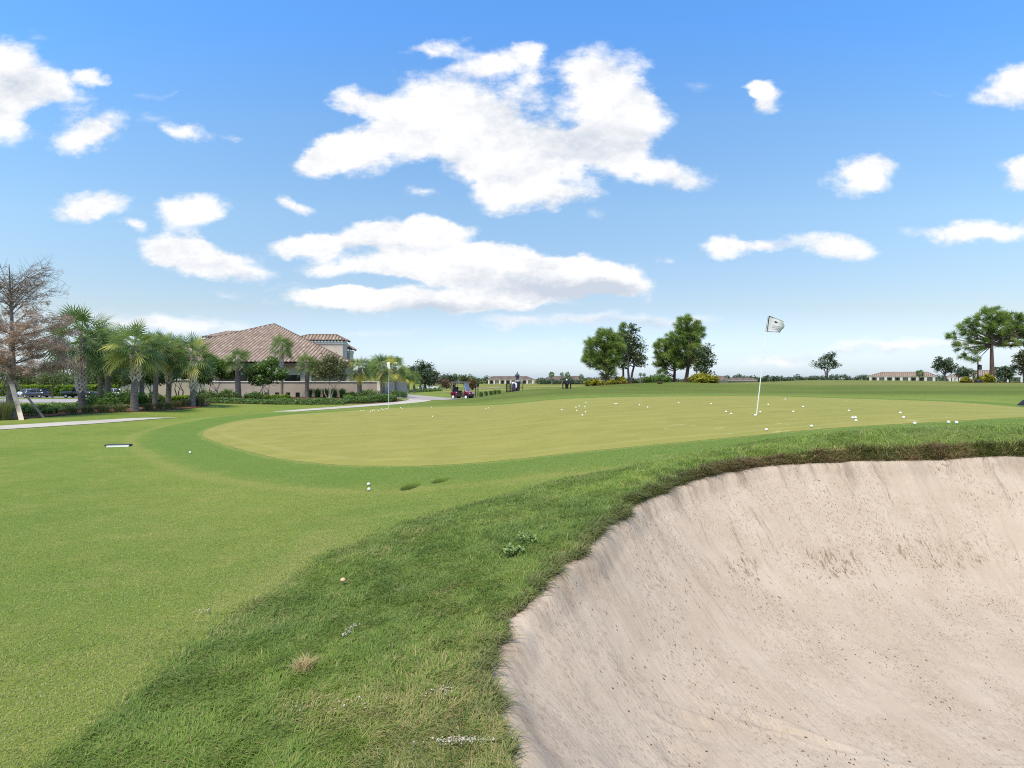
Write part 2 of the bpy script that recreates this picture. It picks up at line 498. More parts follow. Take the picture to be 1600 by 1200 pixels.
# straw coloured wear
drym = t.math('ADD', t.math('MULTIPLY', t.attr('dry'), 0.8), t.math('MULTIPLY', t.smooth(t.noise(t.mapping(c, (1.0,2.6,1), (0,0,0.5)), 1.7, 6, 0.7), 0.60, 0.74), 0.6), clamp=True)
col = t.mix(t.math('MULTIPLY', drym, t.smooth(fine, 0.3, 0.65)), col, (0.33,0.27,0.10))
col = t.mix(t.attr('rough'), col, t.mix(fine, (0.085,0.125,0.026), (0.16,0.185,0.05)))
col = t.mix(t.attr('soil'), col, t.mix(fine, (0.10,0.072,0.042), (0.26,0.185,0.11)))
col = t.mix(t.attr('pit_shade'), col, t.mix(fine, (0.003,0.004,0.002), (0.018,0.022,0.007)))  # shade deep in the hollows, painted near black into the turf colour
col = t.mix(t.smooth(fine, 0.40, 0.62), t.mix(0.28, col, (0.03,0.05,0.008)), col)
t.link(col, b.inputs['Base Color'])
b.inputs['Roughness'].default_value = 0.85; b.inputs['Specular IOR Level'].default_value = 0.08
bp = t.new('ShaderNodeBump'); bp.inputs['Strength'].default_value = 0.55; bp.inputs['Distance'].default_value = 0.015
t.link(t.math('ADD', fine, fib), bp.inputs['Height']); t.link(bp.outputs[0], b.inputs['Normal'])
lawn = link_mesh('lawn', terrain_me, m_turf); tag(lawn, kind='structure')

# ---- sheets that follow the ground
def star_sheet(name, P, centre, rings, hfun, lift, mat, jitter=0.0, uvf=None, attrs=None, grade=1.0):
    P = np.asarray(P)[:, :2]
    if np.sum(P[:,0]*np.roll(P[:,1],-1) - np.roll(P[:,0],-1)*P[:,1]) < 0: P = P[::-1]
    n = len(P); cx, cy = centre
    ts = np.linspace(0, 1, rings+1)[1:]**grade
    pts = [[(cx, cy)]]
    for tt in ts: pts.append(np.stack([cx + (P[:,0]-cx)*tt, cy + (P[:,1]-cy)*tt], 1))
    Q = np.vstack(pts)
    z = hfun(Q[:,0], Q[:,1]) + (lift(Q) if callable(lift) else lift)
    Vv = np.column_stack([Q, z])
    i0 = 1 + np.arange(n); f3 = np.stack([np.zeros(n, int), i0, np.roll(i0, -1)], 1)
    q = []
    for k in range(rings-1):
        a = 1 + k*n + np.arange(n); q.append(np.stack([a, a+n, np.roll(a+n, -1), np.roll(a, -1)], 1))
    me = np_mesh(name, Vv, [f3] + ([np.vstack(q)] if q else []), attrs=attrs(Q) if attrs else None, smooth=True, uv=uvf(Q) if uvf else None)
    return link_mesh(name, me, mat)

# putting green
m_green, t, b = new_mat('putting green turf')
c = coord(t)
st = t.noise(t.mapping(c, (0.25, 2.6, 1), (0,0,R(-6))), 1.0, 4, 0.6)
mid = t.noise(c, 1.3, 5, 0.6); fine = t.noise(c, 60, 5, 0.7)
col = t.mix(t.smooth(st, 0.35, 0.65), (0.238,0.224,0.054), (0.268,0.244,0.064))
col = t.mix(t.math('MULTIPLY', t.smooth(mid, 0.4, 0.7), 0.5), col, (0.190,0.192,0.040))
e = t.math('ADD', t.attr('edge'), t.math('MULTIPLY', t.math('SUBTRACT', mid, 0.5), 0.3))
rim = t.math('MULTIPLY', t.smooth(e, 0.35, 0.45), t.math('SUBTRACT', 1.0, t.smooth(e, 0.5, 0.65)))
col = t.mix(t.math('MULTIPLY', rim, 0.22), col, (0.33,0.30,0.11))
sandy = t.math('MULTIPLY', t.smooth(t.noise(t.mapping(c, (1.2,3.0,1)), 2.2, 6, 0.7), 0.60, 0.72), t.attr('sandy'))
col = t.mix(t.math('MULTIPLY', sandy, 0.8), col, (0.52,0.47,0.30))
col = t.mix(t.smooth(fine, 0.35, 0.65), t.mix(0.18, col, (0.06,0.08,0.01)), col)
t.link(col, b.inputs['Base Color']); b.inputs['Roughness'].default_value = 0.85; b.inputs['Specular IOR Level'].default_value = 0.08
bp = t.new('ShaderNodeBump'); bp.inputs['Strength'].default_value = 0.25; bp.inputs['Distance'].default_value = 0.006
t.link(fine, bp.inputs['Height']); t.link(bp.outputs[0], b.inputs['Normal'])
def green_attrs(Q):
    d, _ = poly_dist(Q[:,0], Q[:,1], GREEN)
    s = sstep(Q[:,0], 1.0, 4.0)*(1-sstep(-d, 1.5, 5.5))
    return dict(edge=-d, sandy=s + 0.12)
green = star_sheet('putting_green', GREEN, (2.2, 16.0), 90, height, lambda Q: 0.002 + 0.010*sstep(-poly_dist(Q[:,0], Q[:,1], GREEN)[0], 0.0, 0.5), m_green, attrs=green_attrs)
tag(green, kind='structure')

# bunker sand
SC = (2.8, 0.0)
m_sand, t, b = new_mat('bunker sand')
uvn = t.new('ShaderNodeUVMap').outputs['UV']; c = coord(t)
warp = t.noise(c, 1.1, 3)
uvw = t.new('ShaderNodeVectorMath', operation='ADD'); t.link(uvn, uvw.inputs[0])
cw = t.new('ShaderNodeCombineXYZ'); t.link(t.math('MULTIPLY', t.math('SUBTRACT', warp, 0.5), 0.16), cw.inputs[0]); t.link(cw.outputs[0], uvw.inputs[1])
uvs = uvw.outputs[0]
rake = t.noise(t.mapping(uvs, (26, 0.9, 1)), 1.0, 3, 0.55)
rake2 = t.noise(t.mapping(uvs, (70, 2.2, 1)), 1.0, 3, 0.6)
grain = t.noise(c, 210, 4, 0.75); lump = t.noise(c, 2.3, 5, 0.6); lump2 = t.noise(c, 14, 4, 0.6)
col = t.mix(t.smooth(lump, 0.3, 0.7), (0.385,0.307,0.223), (0.438,0.357,0.270))
col = t.mix(t.math('MULTIPLY', t.smooth(rake, 0.42, 0.68), 0.18), col, (0.285,0.222,0.162))
col = t.mix(t.math('MULTIPLY', t.smooth(grain, 0.35, 0.6), 0.22), (0.36,0.29,0.22), col) if False else t.mix(t.math('MULTIPLY', t.math('SUBTRACT', 1.0, t.smooth(grain, 0.30, 0.52)), 0.42), col, (0.20,0.150,0.105))
# bits of dead grass washed down into streaks
deb = t.noise(t.mapping(uvs, (38, 7.0, 1)), 1.0, 5, 0.8)
deb2 = t.noise(t.mapping(uvs, (7.5, 2.0, 1)), 1.0, 4, 0.7)
dm = t.math('ADD', t.math('MULTIPLY', t.math('MULTIPLY', t.attr('band'), t.smooth(t.noise(t.mapping(uvs, (2.2,1.0,1)), 1.0, 3), 0.36, 0.60)), 0.17), t.math('MULTIPLY', t.math('SUBTRACT', deb2, 0.5), 0.26))
speck = t.math('MULTIPLY', t.smooth(t.noise(t.mapping(uvs, (95, 22, 1)), 1.0, 3, 0.75), 0.535, 0.63), t.smooth(t.noise(t.mapping(uvs, (3.0, 1.2, 1), loc=(5,2,0)), 1.0, 4, 0.6), 0.34, 0.62))
col = t.mix(t.math('MULTIPLY', speck, 0.78), col, (0.16,0.11,0.07))
debris = t.smooth(t.math('ADD', deb, dm), 0.68, 0.77)
col = t.mix(t.math('MULTIPLY', debris, 0.8), col, t.mix(grain, (0.085,0.052,0.026), (0.20,0.125,0.065)))
band_st = t.math('MULTIPLY', t.smooth(t.math('ADD', t.noise(t.mapping(uvs, (11, 3.2, 1)), 1.0, 6, 0.75), t.math('MULTIPLY', t.attr('band'), 0.10)), 0.66, 0.74), t.attr('band'))
col = t.mix(t.math('MULTIPLY', band_st, 0.5), col, (0.15,0.092,0.045))
runs = t.math('MULTIPLY', t.smooth(t.noise(t.mapping(uvs, (19, 1.1, 1), loc=(2,9,0)), 1.0, 5, 0.7), 0.56, 0.68), t.attr('runs'))
col = t.mix(t.math('MULTIPLY', runs, 0.5), col, (0.17,0.125,0.088))
damp = t.math('MULTIPLY', t.attr('edge'), t.smooth(t.noise(t.mapping(uvs, (7, 1.0, 1)), 1.0, 5, 0.65), 0.44, 0.66))
col = t.mix(t.math('MULTIPLY', damp, 0.55), col, (0.155,0.115,0.082))
t.link(col, b.inputs['Base Color']); b.inputs['Roughness'].default_value = 0.95; b.inputs['Specular IOR Level'].default_value = 0.05
hgt = t.math('ADD', t.math('MULTIPLY', rake, 0.55), t.math('ADD', t.math('MULTIPLY', rake2, 0.30), t.math('ADD', t.math('MULTIPLY', grain, 0.22), t.math('MULTIPLY', lump2, 0.7))))
bp = t.new('ShaderNodeBump'); bp.inputs['Strength'].default_value = 0.42; bp.inputs['Distance'].default_value = 0.022
t.link(hgt, bp.inputs['Height']); t.link(bp.outputs[0], b.inputs['Normal'])
FOOT = [(0.9,3.05,0.16,0.09,0.5), (1.55,3.5,0.22,0.07,-0.2), (1.75,3.42,0.3,0.05,-0.35), (2.15,3.12,0.12,0.10,0.3), (2.35,3.1,0.13,0.08,-0.4), (2.95,3.1,0.22,0.09,-0.3), (1.0,3.35,0.2,0.07,0.1), (0.55,2.7,0.15,0.08,0.2), (3.4,3.4,0.2,0.08,0.1)]
def sand_surface(x, y):
    h = sand_h(x, y)
    x = np.asarray(x, float); y = np.asarray(y, float)
    d_, ze_ = poly_dist(x, y, BK)
    h = h + (ze_ + EYE - 0.004 - h)*sstep(d_, -0.20, -0.03) - 0.05*sstep(d_, 0.0, 0.04)
    for fx, fy, ra, rb, an in FOOT:
        c_, s_ = math.cos(an), math.sin(an)
        q = np.sqrt((((x-fx)*c_+(y-fy)*s_)/ra)**2 + ((-(x-fx)*s_+(y-fy)*c_)/rb)**2)
        h = h - 0.016*(1-sstep(q+0.5*(fbm(x, y, 9.0, 81)-0.5), 0.5, 1.0)) + 0.007*np.exp(-((q-1.2)/0.2)**2)
    return h + 0.010*(fbm(x, y, 3.0, 83)-0.5)*2 + 0.005*(fbm(x, y, 13.0, 85)-0.5)*2
def sand_uv(Q):
    dx, dy = Q[:,0]-SC[0], Q[:,1]-SC[1]
    return np.stack([np.arctan2(dx, dy)*4.5, np.hypot(dx, dy)], 1)
def sand_attrs(Q):
    d, _ = poly_dist(Q[:,0], Q[:,1], BK)
    sl = sand_h(Q[:,0], Q[:,1]) - EYE
    band = np.exp(-((sl+1.80)/0.17)**2)*sstep(Q[:,1], 4.2, 5.2) + 0.35*sstep(-d, 0.9, 1.6)
    return dict(edge=1-sstep(-d, 0.03, 0.42), band=np.clip(band, 0, 1), runs=(1-sstep(-d, 0.5, 1.7))*(0.35+0.65*sstep(Q[:,0], 0.3, 1.8)))
BKO = BK[:, :2]
sand = star_sheet('bunker_sand', BKO + (BKO - np.array([3.6,3.4]))*0.012, (3.6, 3.4), 230, sand_surface, 0.0, m_sand, uvf=sand_uv, attrs=sand_attrs)
tag(sand, kind='structure')

# paths, road, car park, beds
def strip_sheet(name, pts, widths, mat, lift, across=6, per=12):
    P = open_spline(pts, per); W = np.interp(np.linspace(0, 1, len(P)), np.linspace(0, 1, len(widths)), widths)
    T = np.gradient(P, axis=0); T /= np.linalg.norm(T, axis=1)[:, None]
    N = np.stack([-T[:,1], T[:,0]], 1)
    s = np.linspace(-0.5, 0.5, across+1)
    Q = P[:, None, :] + N[:, None, :]*(W[:, None]*s[None])[..., None]
    z = height(Q[...,0].ravel(), Q[...,1].ravel()) + lift
    Vv = np.column_stack([Q.reshape(-1, 2), z])
    I = np.arange(len(Vv)).reshape(len(P), across+1)
    q = np.stack([I[:-1,:-1], I[:-1,1:], I[1:,1:], I[1:,:-1]], -1).reshape(-1, 4)
    return link_mesh(name, np_mesh(name, Vv, [q], smooth=True), mat)
def concrete(name, a, b_, sc):
    m, t, b = new_mat(name); c = coord(t)
    col = t.mix(t.smooth(t.noise(c, sc, 5, 0.65), 0.3, 0.7), a, b_)
    col = t.mix(t.math('MULTIPLY', t.smooth(t.noise(c, sc*14, 4, 0.7), 0.45, 0.7), 0.25), col, tuple(x*0.6 for x in a))
    t.link(col, b.inputs['Base Color']); b.inputs['Roughness'].default_value = 0.9; b.inputs['Specular IOR Level'].default_value = 0.15
    return m
m_conc = concrete('pale concrete', (0.36,0.325,0.265), (0.44,0.40,0.335), 0.6)
m_road = concrete('weathered asphalt', (0.27,0.245,0.22), (0.34,0.31,0.28), 0.25)
m_mulch = simple('pine bark mulch', (0.115,0.062,0.036), 0.95, var=0.5, scale=6, bump=0.8, spec=0.05)
path = strip_sheet('concrete_path', [(-20,14.5), (-16.7,17.4), (-14.9,20.5), (-14.2,24), (-12.9,28.5), (-11.1,32.6), (-9.6,36), (-8.1,39.5), (-7.4,44), (-8,50)], [1.9]*10, m_conc, 0.014)
tag(path, kind='structure')
road = strip_sheet('cart_road', [(-17,72), (-12,62), (-8.4,55), (-4.8,51.8), (-2,53.5), (0,58)], [5.0,5.5,7.5,8.5,7,5], m_road, 0.02, across=10)
tag(road, kind='structure')
far_lot = strip_sheet('rear_car_park', [(-38,118), (-24,112), (-10,108), (-2,112)], [10,12,12,9], m_conc, 0.05, across=8)
tag(far_lot, kind='structure')
lot = strip_sheet('car_park_road', [(-120,82), (-85,80), (-62,79), (-40,78)], [22,22,22,16], m_road, 0.04, across=10)
tag(lot, kind='structure')
bay = strip_sheet('parking_bays', [(-130,106.5), (-100,106.5), (-72,105.5)], [7,7,7], m_road, 0.05, across=8)
tag(bay, kind='structure')

bed_l = star_sheet('mulch_bed', closed_spline([A(-60,664,21)[:2], A(30,658,21.8)[:2], A(110,651.5,24)[:2], A(200,646,26.8)[:2], A(270,641,29.5)[:2], A(318,637,32)[:2], G(322,0,36)[:2], G(250,0,38)[:2], G(150,0,36)[:2], G(60,0,31)[:2], G(-60,0,27)[:2]], 10), (-19.5, 28.5), 16, height, 0.02, m_mulch)
tag(bed_l, kind='structure')
bed_c = star_sheet('mulch_bed', closed_spline([G(318,0,36)[:2], G(400,0,36.2)[:2], G(480,0,37.5)[:2], G(560,0,38.5)[:2], G(618,0,41.5)[:2], G(625,0,47)[:2], G(590,0,50)[:2], G(450,0,49.5)[:2], G(300,0,49)[:2], G(300,0,40)[:2]], 10), (-15.5, 43.5), 12, height, 0.025, m_mulch)
tag(bed_c, kind='structure')
bed_p = star_sheet('mulch_bed', closed_spline([G(925,0,60)[:2], G(980,0,62)[:2], G(1060,0,66.5)[:2], G(1112,0,65)[:2], G(1120,0,70)[:2], G(1060,0,74)[:2], G(980,0,73)[:2], G(928,0,68)[:2]], 10), (16, 68.0), 10, height, 0.03, m_mulch)
tag(bed_p, kind='structure')
bed_r = star_sheet('mulch_bed', closed_spline([G(1505,0,69)[:2], G(1560,0,68)[:2], G(1640,0,68)[:2], G(1700,0,74)[:2], G(1600,0,78)[:2], G(1510,0,75)[:2]], 10), (PX(1580,72.5), 72.5), 10, height, 0.03, m_mulch)
tag(bed_r, kind='structure')

# ------------------------------------------------------------------ grass blades near the viewer
def blades(name, x, y, z, h, w, lean, tint, alt, mat, dirn=None):
    n = len(x)
    th = rng.uniform(0, 2*math.pi, n) if dirn is None else dirn
    fa = th + rng.normal(1.57, 0.6, n)
    dx, dy = np.cos(th), np.sin(th); wx, wy = np.cos(fa)*w/2, np.sin(fa)*w/2
    Vv = np.empty((n, 5, 3), np.float32)
    Vv[:,0] = np.stack([x-wx, y-wy, z-0.004], 1); Vv[:,1] = np.stack([x+wx, y+wy, z-0.004], 1)
    k = 0.55
    mx, my, mz = x+dx*lean*h*0.35, y+dy*lean*h*0.35, z+h*k
    Vv[:,2] = np.stack([mx+wx*0.8, my+wy*0.8, mz], 1); Vv[:,3] = np.stack([mx-wx*0.8, my-wy*0.8, mz], 1)
    Vv[:,4] = np.stack([x+dx*lean*h, y+dy*lean*h, z+h*np.clip(1.0-0.25*lean, 0.25, 1)], 1)
    b0 = np.arange(n)*5
    q = np.stack([b0, b0+1, b0+2, b0+3], 1); tr = np.stack([b0+3, b0+2, b0+4], 1)
    me = np_mesh(name, Vv.reshape(-1, 3), [q, tr], dict(tint=np.repeat(tint, 5), alt=np.repeat(alt, 5)))
    return link_mesh(name, me, mat)

m_blade = leaf_mat('rough grass blades', (0.078,0.175,0.046), (0.265,0.375,0.066), (0.54,0.43,0.21), 0.5, 0.6, 0.15)
m_short = leaf_mat('mown grass blades', (0.205,0.285,0.072), (0.345,0.385,0.120), (0.56,0.49,0.22), 0.45, 0.7, 0.1)

def scatter_polar(n, r0, r1, a0, a1):
    """even density on screen: more blades close to the viewer"""
    r = np.exp(rng.uniform(math.log(r0), math.log(r1), n)); a = rng.uniform(R(a0), R(a1), n)
    return np.sin(a)*r, np.cos(a)*r

# rough around the bunker
n = 480000
x, y = scatter_polar(n, 1.75, 10.8, -52, 56)
d, _ = poly_dist(x, y, ROUGH); k = d < 0.045*rng.standard_normal(n) + 0.20*(fbm(x, y, 2.4, 91)-0.5)
x, y = x[k], y[k]
db, _ = poly_dist(x, y, BK); k = db > -0.01
x, y, db = x[k], y[k], db[k]
z = height(x, y)
dr, _ = poly_dist(x, y, ROUGH)
nz = fbm(x, y, 1.4, 3); nz2 = fbm(x, y, 6.0, 9)
lush = sstep(x, 0.0, 2.0)*sstep(nz2, 0.2, 0.7)
h = (0.012 + 0.026*nz2 + 0.040*lush*(1-sstep(db, 0.15, 0.9)) + 0.012*rng.random(len(x)))*(0.72+0.28*sstep(-dr, -0.05, 0.4))
cl_ = fbm(x, y, 5.5, 61); h *= 0.60 + 0.9*sstep(cl_, 0.28, 0.72)
h *= 1 + 0.5*(rng.random(len(x)) < 0.05)
w = np.clip(0.0020 + 0.0007*np.hypot(x, y), 0.0025, 0.0075)*rng.uniform(0.7, 1.3, len(x))
dryness = 0.95*np.exp(-(((x+0.2)/0.42)**2 + ((y-2.5)/0.75)**2)) + 0.55*sstep(fbm(x, y, 2.3, 21), 0.60, 0.78) + 0.75*(1-sstep(db, 0.02, 0.14))*sstep(x, 1.0, 2.6) + 0.4*(1-sstep(db, 0.0, 0.15)) + 0.7*np.exp(-((dr+0.02)/0.07)**2)*sstep(fbm(x, y, 1.7, 93), 0.35, 0.6)
alt = np.where(rng.random(len(x)) < 0.07 + 0.62*np.clip(dryness, 0, 1), rng.uniform(0.45, 1.0, len(x)), rng.uniform(0, 0.15, len(x)))
tint = np.clip(0.12 + 1.0*(nz-0.38) + 0.25*lush + 0.30*fbm(x, y, 11.0, 13) + 0.40*rng.random(len(x)), 0, 1)
lean = rng.uniform(0.3, 2.0, len(x))
comb = 2*math.pi*2*fbm(x, y, 3.2, 71) + rng.normal(0, 0.9, len(x))
g1 = blades('rough_grass', x, y, z, h, w, lean, tint, alt, m_blade, comb)
tag(g1, 'long green and straw coloured rough grass bordering the sand bunker', 'grass', kind='stuff')

# dry roots and runners hanging over the lip of the sand
per = np.vstack([BK, BK[:1]])[:, :2]
seg = np.linalg.norm(np.diff(per, axis=0), axis=1); cum = np.concatenate([[0], np.cumsum(seg)])
n = 46000
s_ = rng.uniform(0, cum[-1]*0.62, n); ii = np.clip(np.searchsorted(cum, s_)-1, 0, len(seg)-1); tt = (s_-cum[ii])/seg[ii]
bx = per[ii,0] + (per[ii+1,0]-per[ii,0])*tt; by = per[ii,1] + (per[ii+1,1]-per[ii,1])*tt
cx, cy = 3.6-bx, 3.4-by; cl = np.hypot(cx, cy); cx, cy = cx/cl, cy/cl
off = np.abs(rng.normal(0, 0.075, n)) - 0.012
x, y = bx - cx*off, by - cy*off
ok = (y > 1.6) & (x < 9) & (rng.random(n) < 0.25 + 0.75*sstep(x, 0.0, 1.6))
x, y, cx, cy = x[ok], y[ok], cx[ok], cy[ok]
z = height(x, y)
tangle = blades('lip_thatch', x, y, z, rng.uniform(0.02, 0.075, len(x))*(0.6+0.9*sstep(fbm(x, y, 4.0, 99), 0.35, 0.65)), rng.uniform(0.003, 0.008, len(x)), rng.uniform(0.5, 2.4, len(x)), rng.random(len(x)), np.clip(rng.normal(0.15, 0.25, len(x)) + 0.55*sstep(x, 1.2, 3.2)*sstep(fbm(x, y, 2.0, 95), 0.25, 0.55), 0, 1),
                leaf_mat('dry thatch', (0.075,0.130,0.028), (0.20,0.25,0.06), (0.36,0.24,0.135), 0.35), np.arctan2(cy, cx) + rng.normal(0, 0.9, len(x)))
tag(tangle, 'brown thatch and runners hanging along the bunker lip', 'thatch', kind='stuff')

# short mown grass
n = 620000
x, y = scatter_polar(n, 1.75, 15.0, -54, 50)
k = rng.random(len(x)) < 1-sstep(np.hypot(x, y), 7.0, 15.0)
x, y = x[k], y[k]
d, _ = poly_dist(x, y, ROUGH); gdist, _ = poly_dist(x, y, GREEN)
k = (d > -0.02) & (gdist > 0.05)
for (hx, hy, ra, rb, an, dp) in HOLLOWS:
    c_, s2_ = math.cos(an), math.sin(an)
    k &= (((x-hx)*c_+(y-hy)*s2_)/ra)**2 + ((-(x-hx)*s2_+(y-hy)*c_)/rb)**2 > 0.9
x, y = x[k], y[k]; z = height(x, y)
nz = fbm(x, y, 0.8, 31); nz2 = fbm(x, y, 3.5, 37)
r_ = np.hypot(x, y)
h = (0.005 + 0.007*rng.random(len(x)) + 0.003*nz2)*np.clip(1.15-0.05*r_, 0.6, 1.1); w = np.clip(0.0018+0.0006*r_, 0.0022, 0.007)*rng.uniform(0.7, 1.3, len(x))
dryness = 0.5*sstep(fbm(x*0.75+y*0.66, (y*0.75-x*0.66)*3.4, 1.3, 41), 0.56, 0.72) + 0.7*np.exp(-(((x+1.78)/0.2)**2 + ((y-4.55)/0.9)**2))
alt = np.where(rng.random(len(x)) < 0.11 + 0.8*np.clip(dryness, 0, 1), rng.uniform(0.4, 0.9, len(x)), rng.uniform(0, 0.2, len(x)))
pt = fbm(x*0.75+y*0.66, (y*0.75-x*0.66)*2.6, 0.9, 51)
tint = np.clip(0.14 + 1.0*(nz-0.3) + 2.1*(pt-0.45) + 0.06 + 0.18*rng.random(len(x)), 0, 1)
g2 = blades('mown_grass', x, y, z, h, w, rng.uniform(0.2, 1.6, len(x)), tint, alt, m_short)
tag(g2, 'short mown green grass of the near lawn', 'grass', kind='stuff')

# broad-leaved weeds in the rough, a tuft of dead grass, spilled sand
m_weed = leaf_mat('weed leaves', (0.12,0.19,0.05), (0.27,0.34,0.11), (0.3,0.26,0.12), 0.2)
def blob_leaves(C, n_each, spread, size, up=0.3, tint_c=None, flat=1.0, alt_p=0.0, aspect=0.5, alt_c=None):
    """rhombic leaves scattered about clump centres; returns V, quads, tint, alt"""
    C = np.asarray(C, float); m_ = len(C)
    n_ = m_*n_each
    ci = np.repeat(np.arange(m_), n_each)
    sp = np.broadcast_to(np.asarray(spread, float), (m_,))[ci]
    g = rng.normal(size=(n_, 3)); g /= np.linalg.norm(g, axis=1)[:, None]
    P = C[ci] + g*(sp*rng.random(n_)**0.45)[:, None]*np.array([1, 1, flat])
    a = rng.normal(size=(n_, 3)); a[:,2] *= 0.6; a += g*0.5; a /= np.linalg.norm(a, axis=1)[:, None]
    nn = rng.normal(size=(n_, 3)) + np.array([0, 0, up*3]); b_ = np.cross(nn, a); b_ /= np.linalg.norm(b_, axis=1)[:, None]+1e-9
    L = (size*rng.uniform(0.6, 1.4, n_))[:, None]; W = L*aspect
    Vv = np.stack([P-a*L*0.5, P+b_*W*0.5, P+a*L*0.5, P-b_*W*0.5], 1)
    q = np.arange(n_*4).reshape(-1, 4)
    tc = (rng.random(m_) if tint_c is None else np.asarray(tint_c))[ci]
    tint = np.clip(tc*0.6 + 0.4*rng.random(n_), 0, 1)
    ac = np.zeros(m_) if alt_c is None else np.asarray(alt_c)
    alt = np.where(rng.random(n_) < alt_p + ac[ci], rng.uniform(0.5, 1, n_), 0)
    return Vv.reshape(-1, 3), q, np.repeat(tint, 4), np.repeat(alt, 4)
def leaves_obj(name, parts, mat, parent=None):
    Vs, qs, ts, as_ = [], [], [], []; b0 = 0
    for Vv, q, t_, a_ in parts:
        Vs.append(Vv); qs.append(q+b0); ts.append(t_); as_.append(a_); b0 += len(Vv)
    me = np_mesh(name, np.vstack(Vs), [np.vstack(qs)], dict(tint=np.concatenate(ts), alt=np.concatenate(as_)))
    return link_mesh(name, me, mat, parent)
for px, py, lab in ((800, 862, 'pale leafy weed in the rough near the bunker, lower of the two beside each other'), (828, 842, 'pale leafy weed in the rough near the bunker, upper and smaller of two')):
    p = ray_hit(px, py, 0.03)
    cs = [(p[0]+rng.normal(0, 0.035), p[1]+rng.normal(0, 0.045), p[2]+rng.uniform(0, 0.03)) for _ in range(9 if px == 800 else 6)]
    o = leaves_obj('weed', [blob_leaves(cs, 14, 0.035, 0.035, up=1.0, aspect=0.55)], m_weed)
    tag(o, lab, 'weed', 'weeds in the rough')
p = ray_hit(474, 1048, 0.0)
n = 260
o = blades('dead_grass_tuft', p[0]+rng.normal(0, 0.022, n), p[1]+rng.normal(0, 0.025, n), np.full(n, p[2]), rng.uniform(0.03, 0.085, n), np.full(n, 0.004), rng.uniform(0.3, 1.6, n), rng.random(n), rng.uniform(0.9, 1, n), m_blade)
tag(o, 'straw coloured dead grass tuft in the dark rough', 'grass tuft')
m_grit = simple('spilled white sand', (0.44,0.39,0.31), 0.95, var=0.15, scale=40, spec=0.05)
def grit(px, py, lx, ly, n, ang=0.0):
    p = ray_hit(px, py)
    Vs = []; Fs = []
    for k in range(n):
        s = abs(rng.normal(0.5, 0.35)); s = 0.002 + 0.005*min(s, 1.4)
        u, v = rng.normal(0, lx), rng.normal(0, ly)
        x = p[0] + u*math.cos(ang) - v*math.sin(ang); y = p[1] + u*math.sin(ang) + v*math.cos(ang)
        zz = hz(x, y) + 0.020 + rng.uniform(0, 0.010)
        b0 = len(Vs)
        for dx, dy, dz in ((1,0,0),(-1,0,0),(0,1,0),(0,-1,0),(0,0,1),(0,0,-1)):
            j = rng.uniform(0.6, 1.3); Vs.append((x+dx*s*j, y+dy*s*j, zz+dz*s*0.7*j))
        Fs += [(b0+a, b0+b_, b0+c_) for a, b_, c_ in ((0,2,4),(2,1,4),(1,3,4),(3,0,4),(2,0,5),(1,2,5),(3,1,5),(0,3,5))]
    return Vs, Fs
gv = []; gf = []
for args in ((722,1165,0.066,0.010,190,0.0), (692,1085,0.024,0.03,60,0.0), (552,985,0.012,0.03,30,-0.5), (540,997,0.006,0.02,24,-0.5), (565,1105,0.06,0.03,16,0.0), (480,1110,0.06,0.03,12,0.0), (318,960,0.02,0.02,10,0.0)):
    a_, b_ = grit(*args); o_ = len(gv); gv += a_; gf += [tuple(i+o_ for i in f) for f in b_]
me = np_mesh('spilled_sand', np.array(gv), [np.array(gf)]); o = link_mesh('spilled_sand', me, m_grit)
tag(o, 'white sand grains splashed on the rough beside the bunker', 'sand', kind='stuff')
p = ray_hit(536, 907, 0.03)
mb = MB(); mb.lathe([(0.0001,0.02), (0.012,0.017), (0.019,0.008), (0.020,0.0), (0.012,-0.004), (0.0001,-0.004)], p, 12); mb.lathe([(0.006,-0.03), (0.005,0.0)], p, 8)
o = mb.build('mushroom', simple('pale orange mushroom', (0.62,0.38,0.20), 0.6))
tag(o, 'small pale orange mushroom standing in the rough', 'mushroom')
# clippings lying on the sand
n = 17000
s1 = rng.uniform(-0.6, 1.0, n); r1 = rng.uniform(2.4, 7.2, n)
x = SC[0] + np.sin(s1)*r1; y = SC[1] + np.cos(s1)*r1
d, _ = poly_dist(x, y, BK); k = d < -0.03
x, y, d = x[k], y[k], d[k]
sl = sand_h(x, y) - EYE
k = rng.random(len(x)) < 0.025 + 0.20*sstep(fbm(x, y, 1.6, 97), 0.50, 0.72) + 0.9*np.exp(-((sl+1.78+0.25*(fbm(x, y, 0.9, 79)-0.5))/0.10)**2)*sstep(y, 4.2, 5.0)*sstep(fbm(x*2.2, y*0.8, 1.9, 98), 0.34, 0.62)
x, y = x[k], y[k]
z = sand_surface(x, y)
n = len(x); L = rng.uniform(0.003, 0.0095, n)*(1+1.9*(rng.random(n) < 0.06)); W = rng.uniform(0.0011, 0.0026, n)
th = np.arctan2(y-SC[1], x-SC[0]) + rng.normal(0, 0.5, n)
ax, ay = np.cos(th)*L, np.sin(th)*L; bx, by = -np.sin(th)*W, np.cos(th)*W
slx = (sand_surface(x+ax, y+ay)-z); 
Vv = np.stack([np.stack([x-ax, y-ay, z-slx+0.004], 1), np.stack([x+bx, y+by, z+0.007], 1), np.stack([x+ax, y+ay, z+slx+0.004], 1), np.stack([x-bx, y-by, z+0.007], 1), np.stack([x, y, z-0.002], 1)], 1).reshape(-1, 3)
b0 = np.arange(n)*5
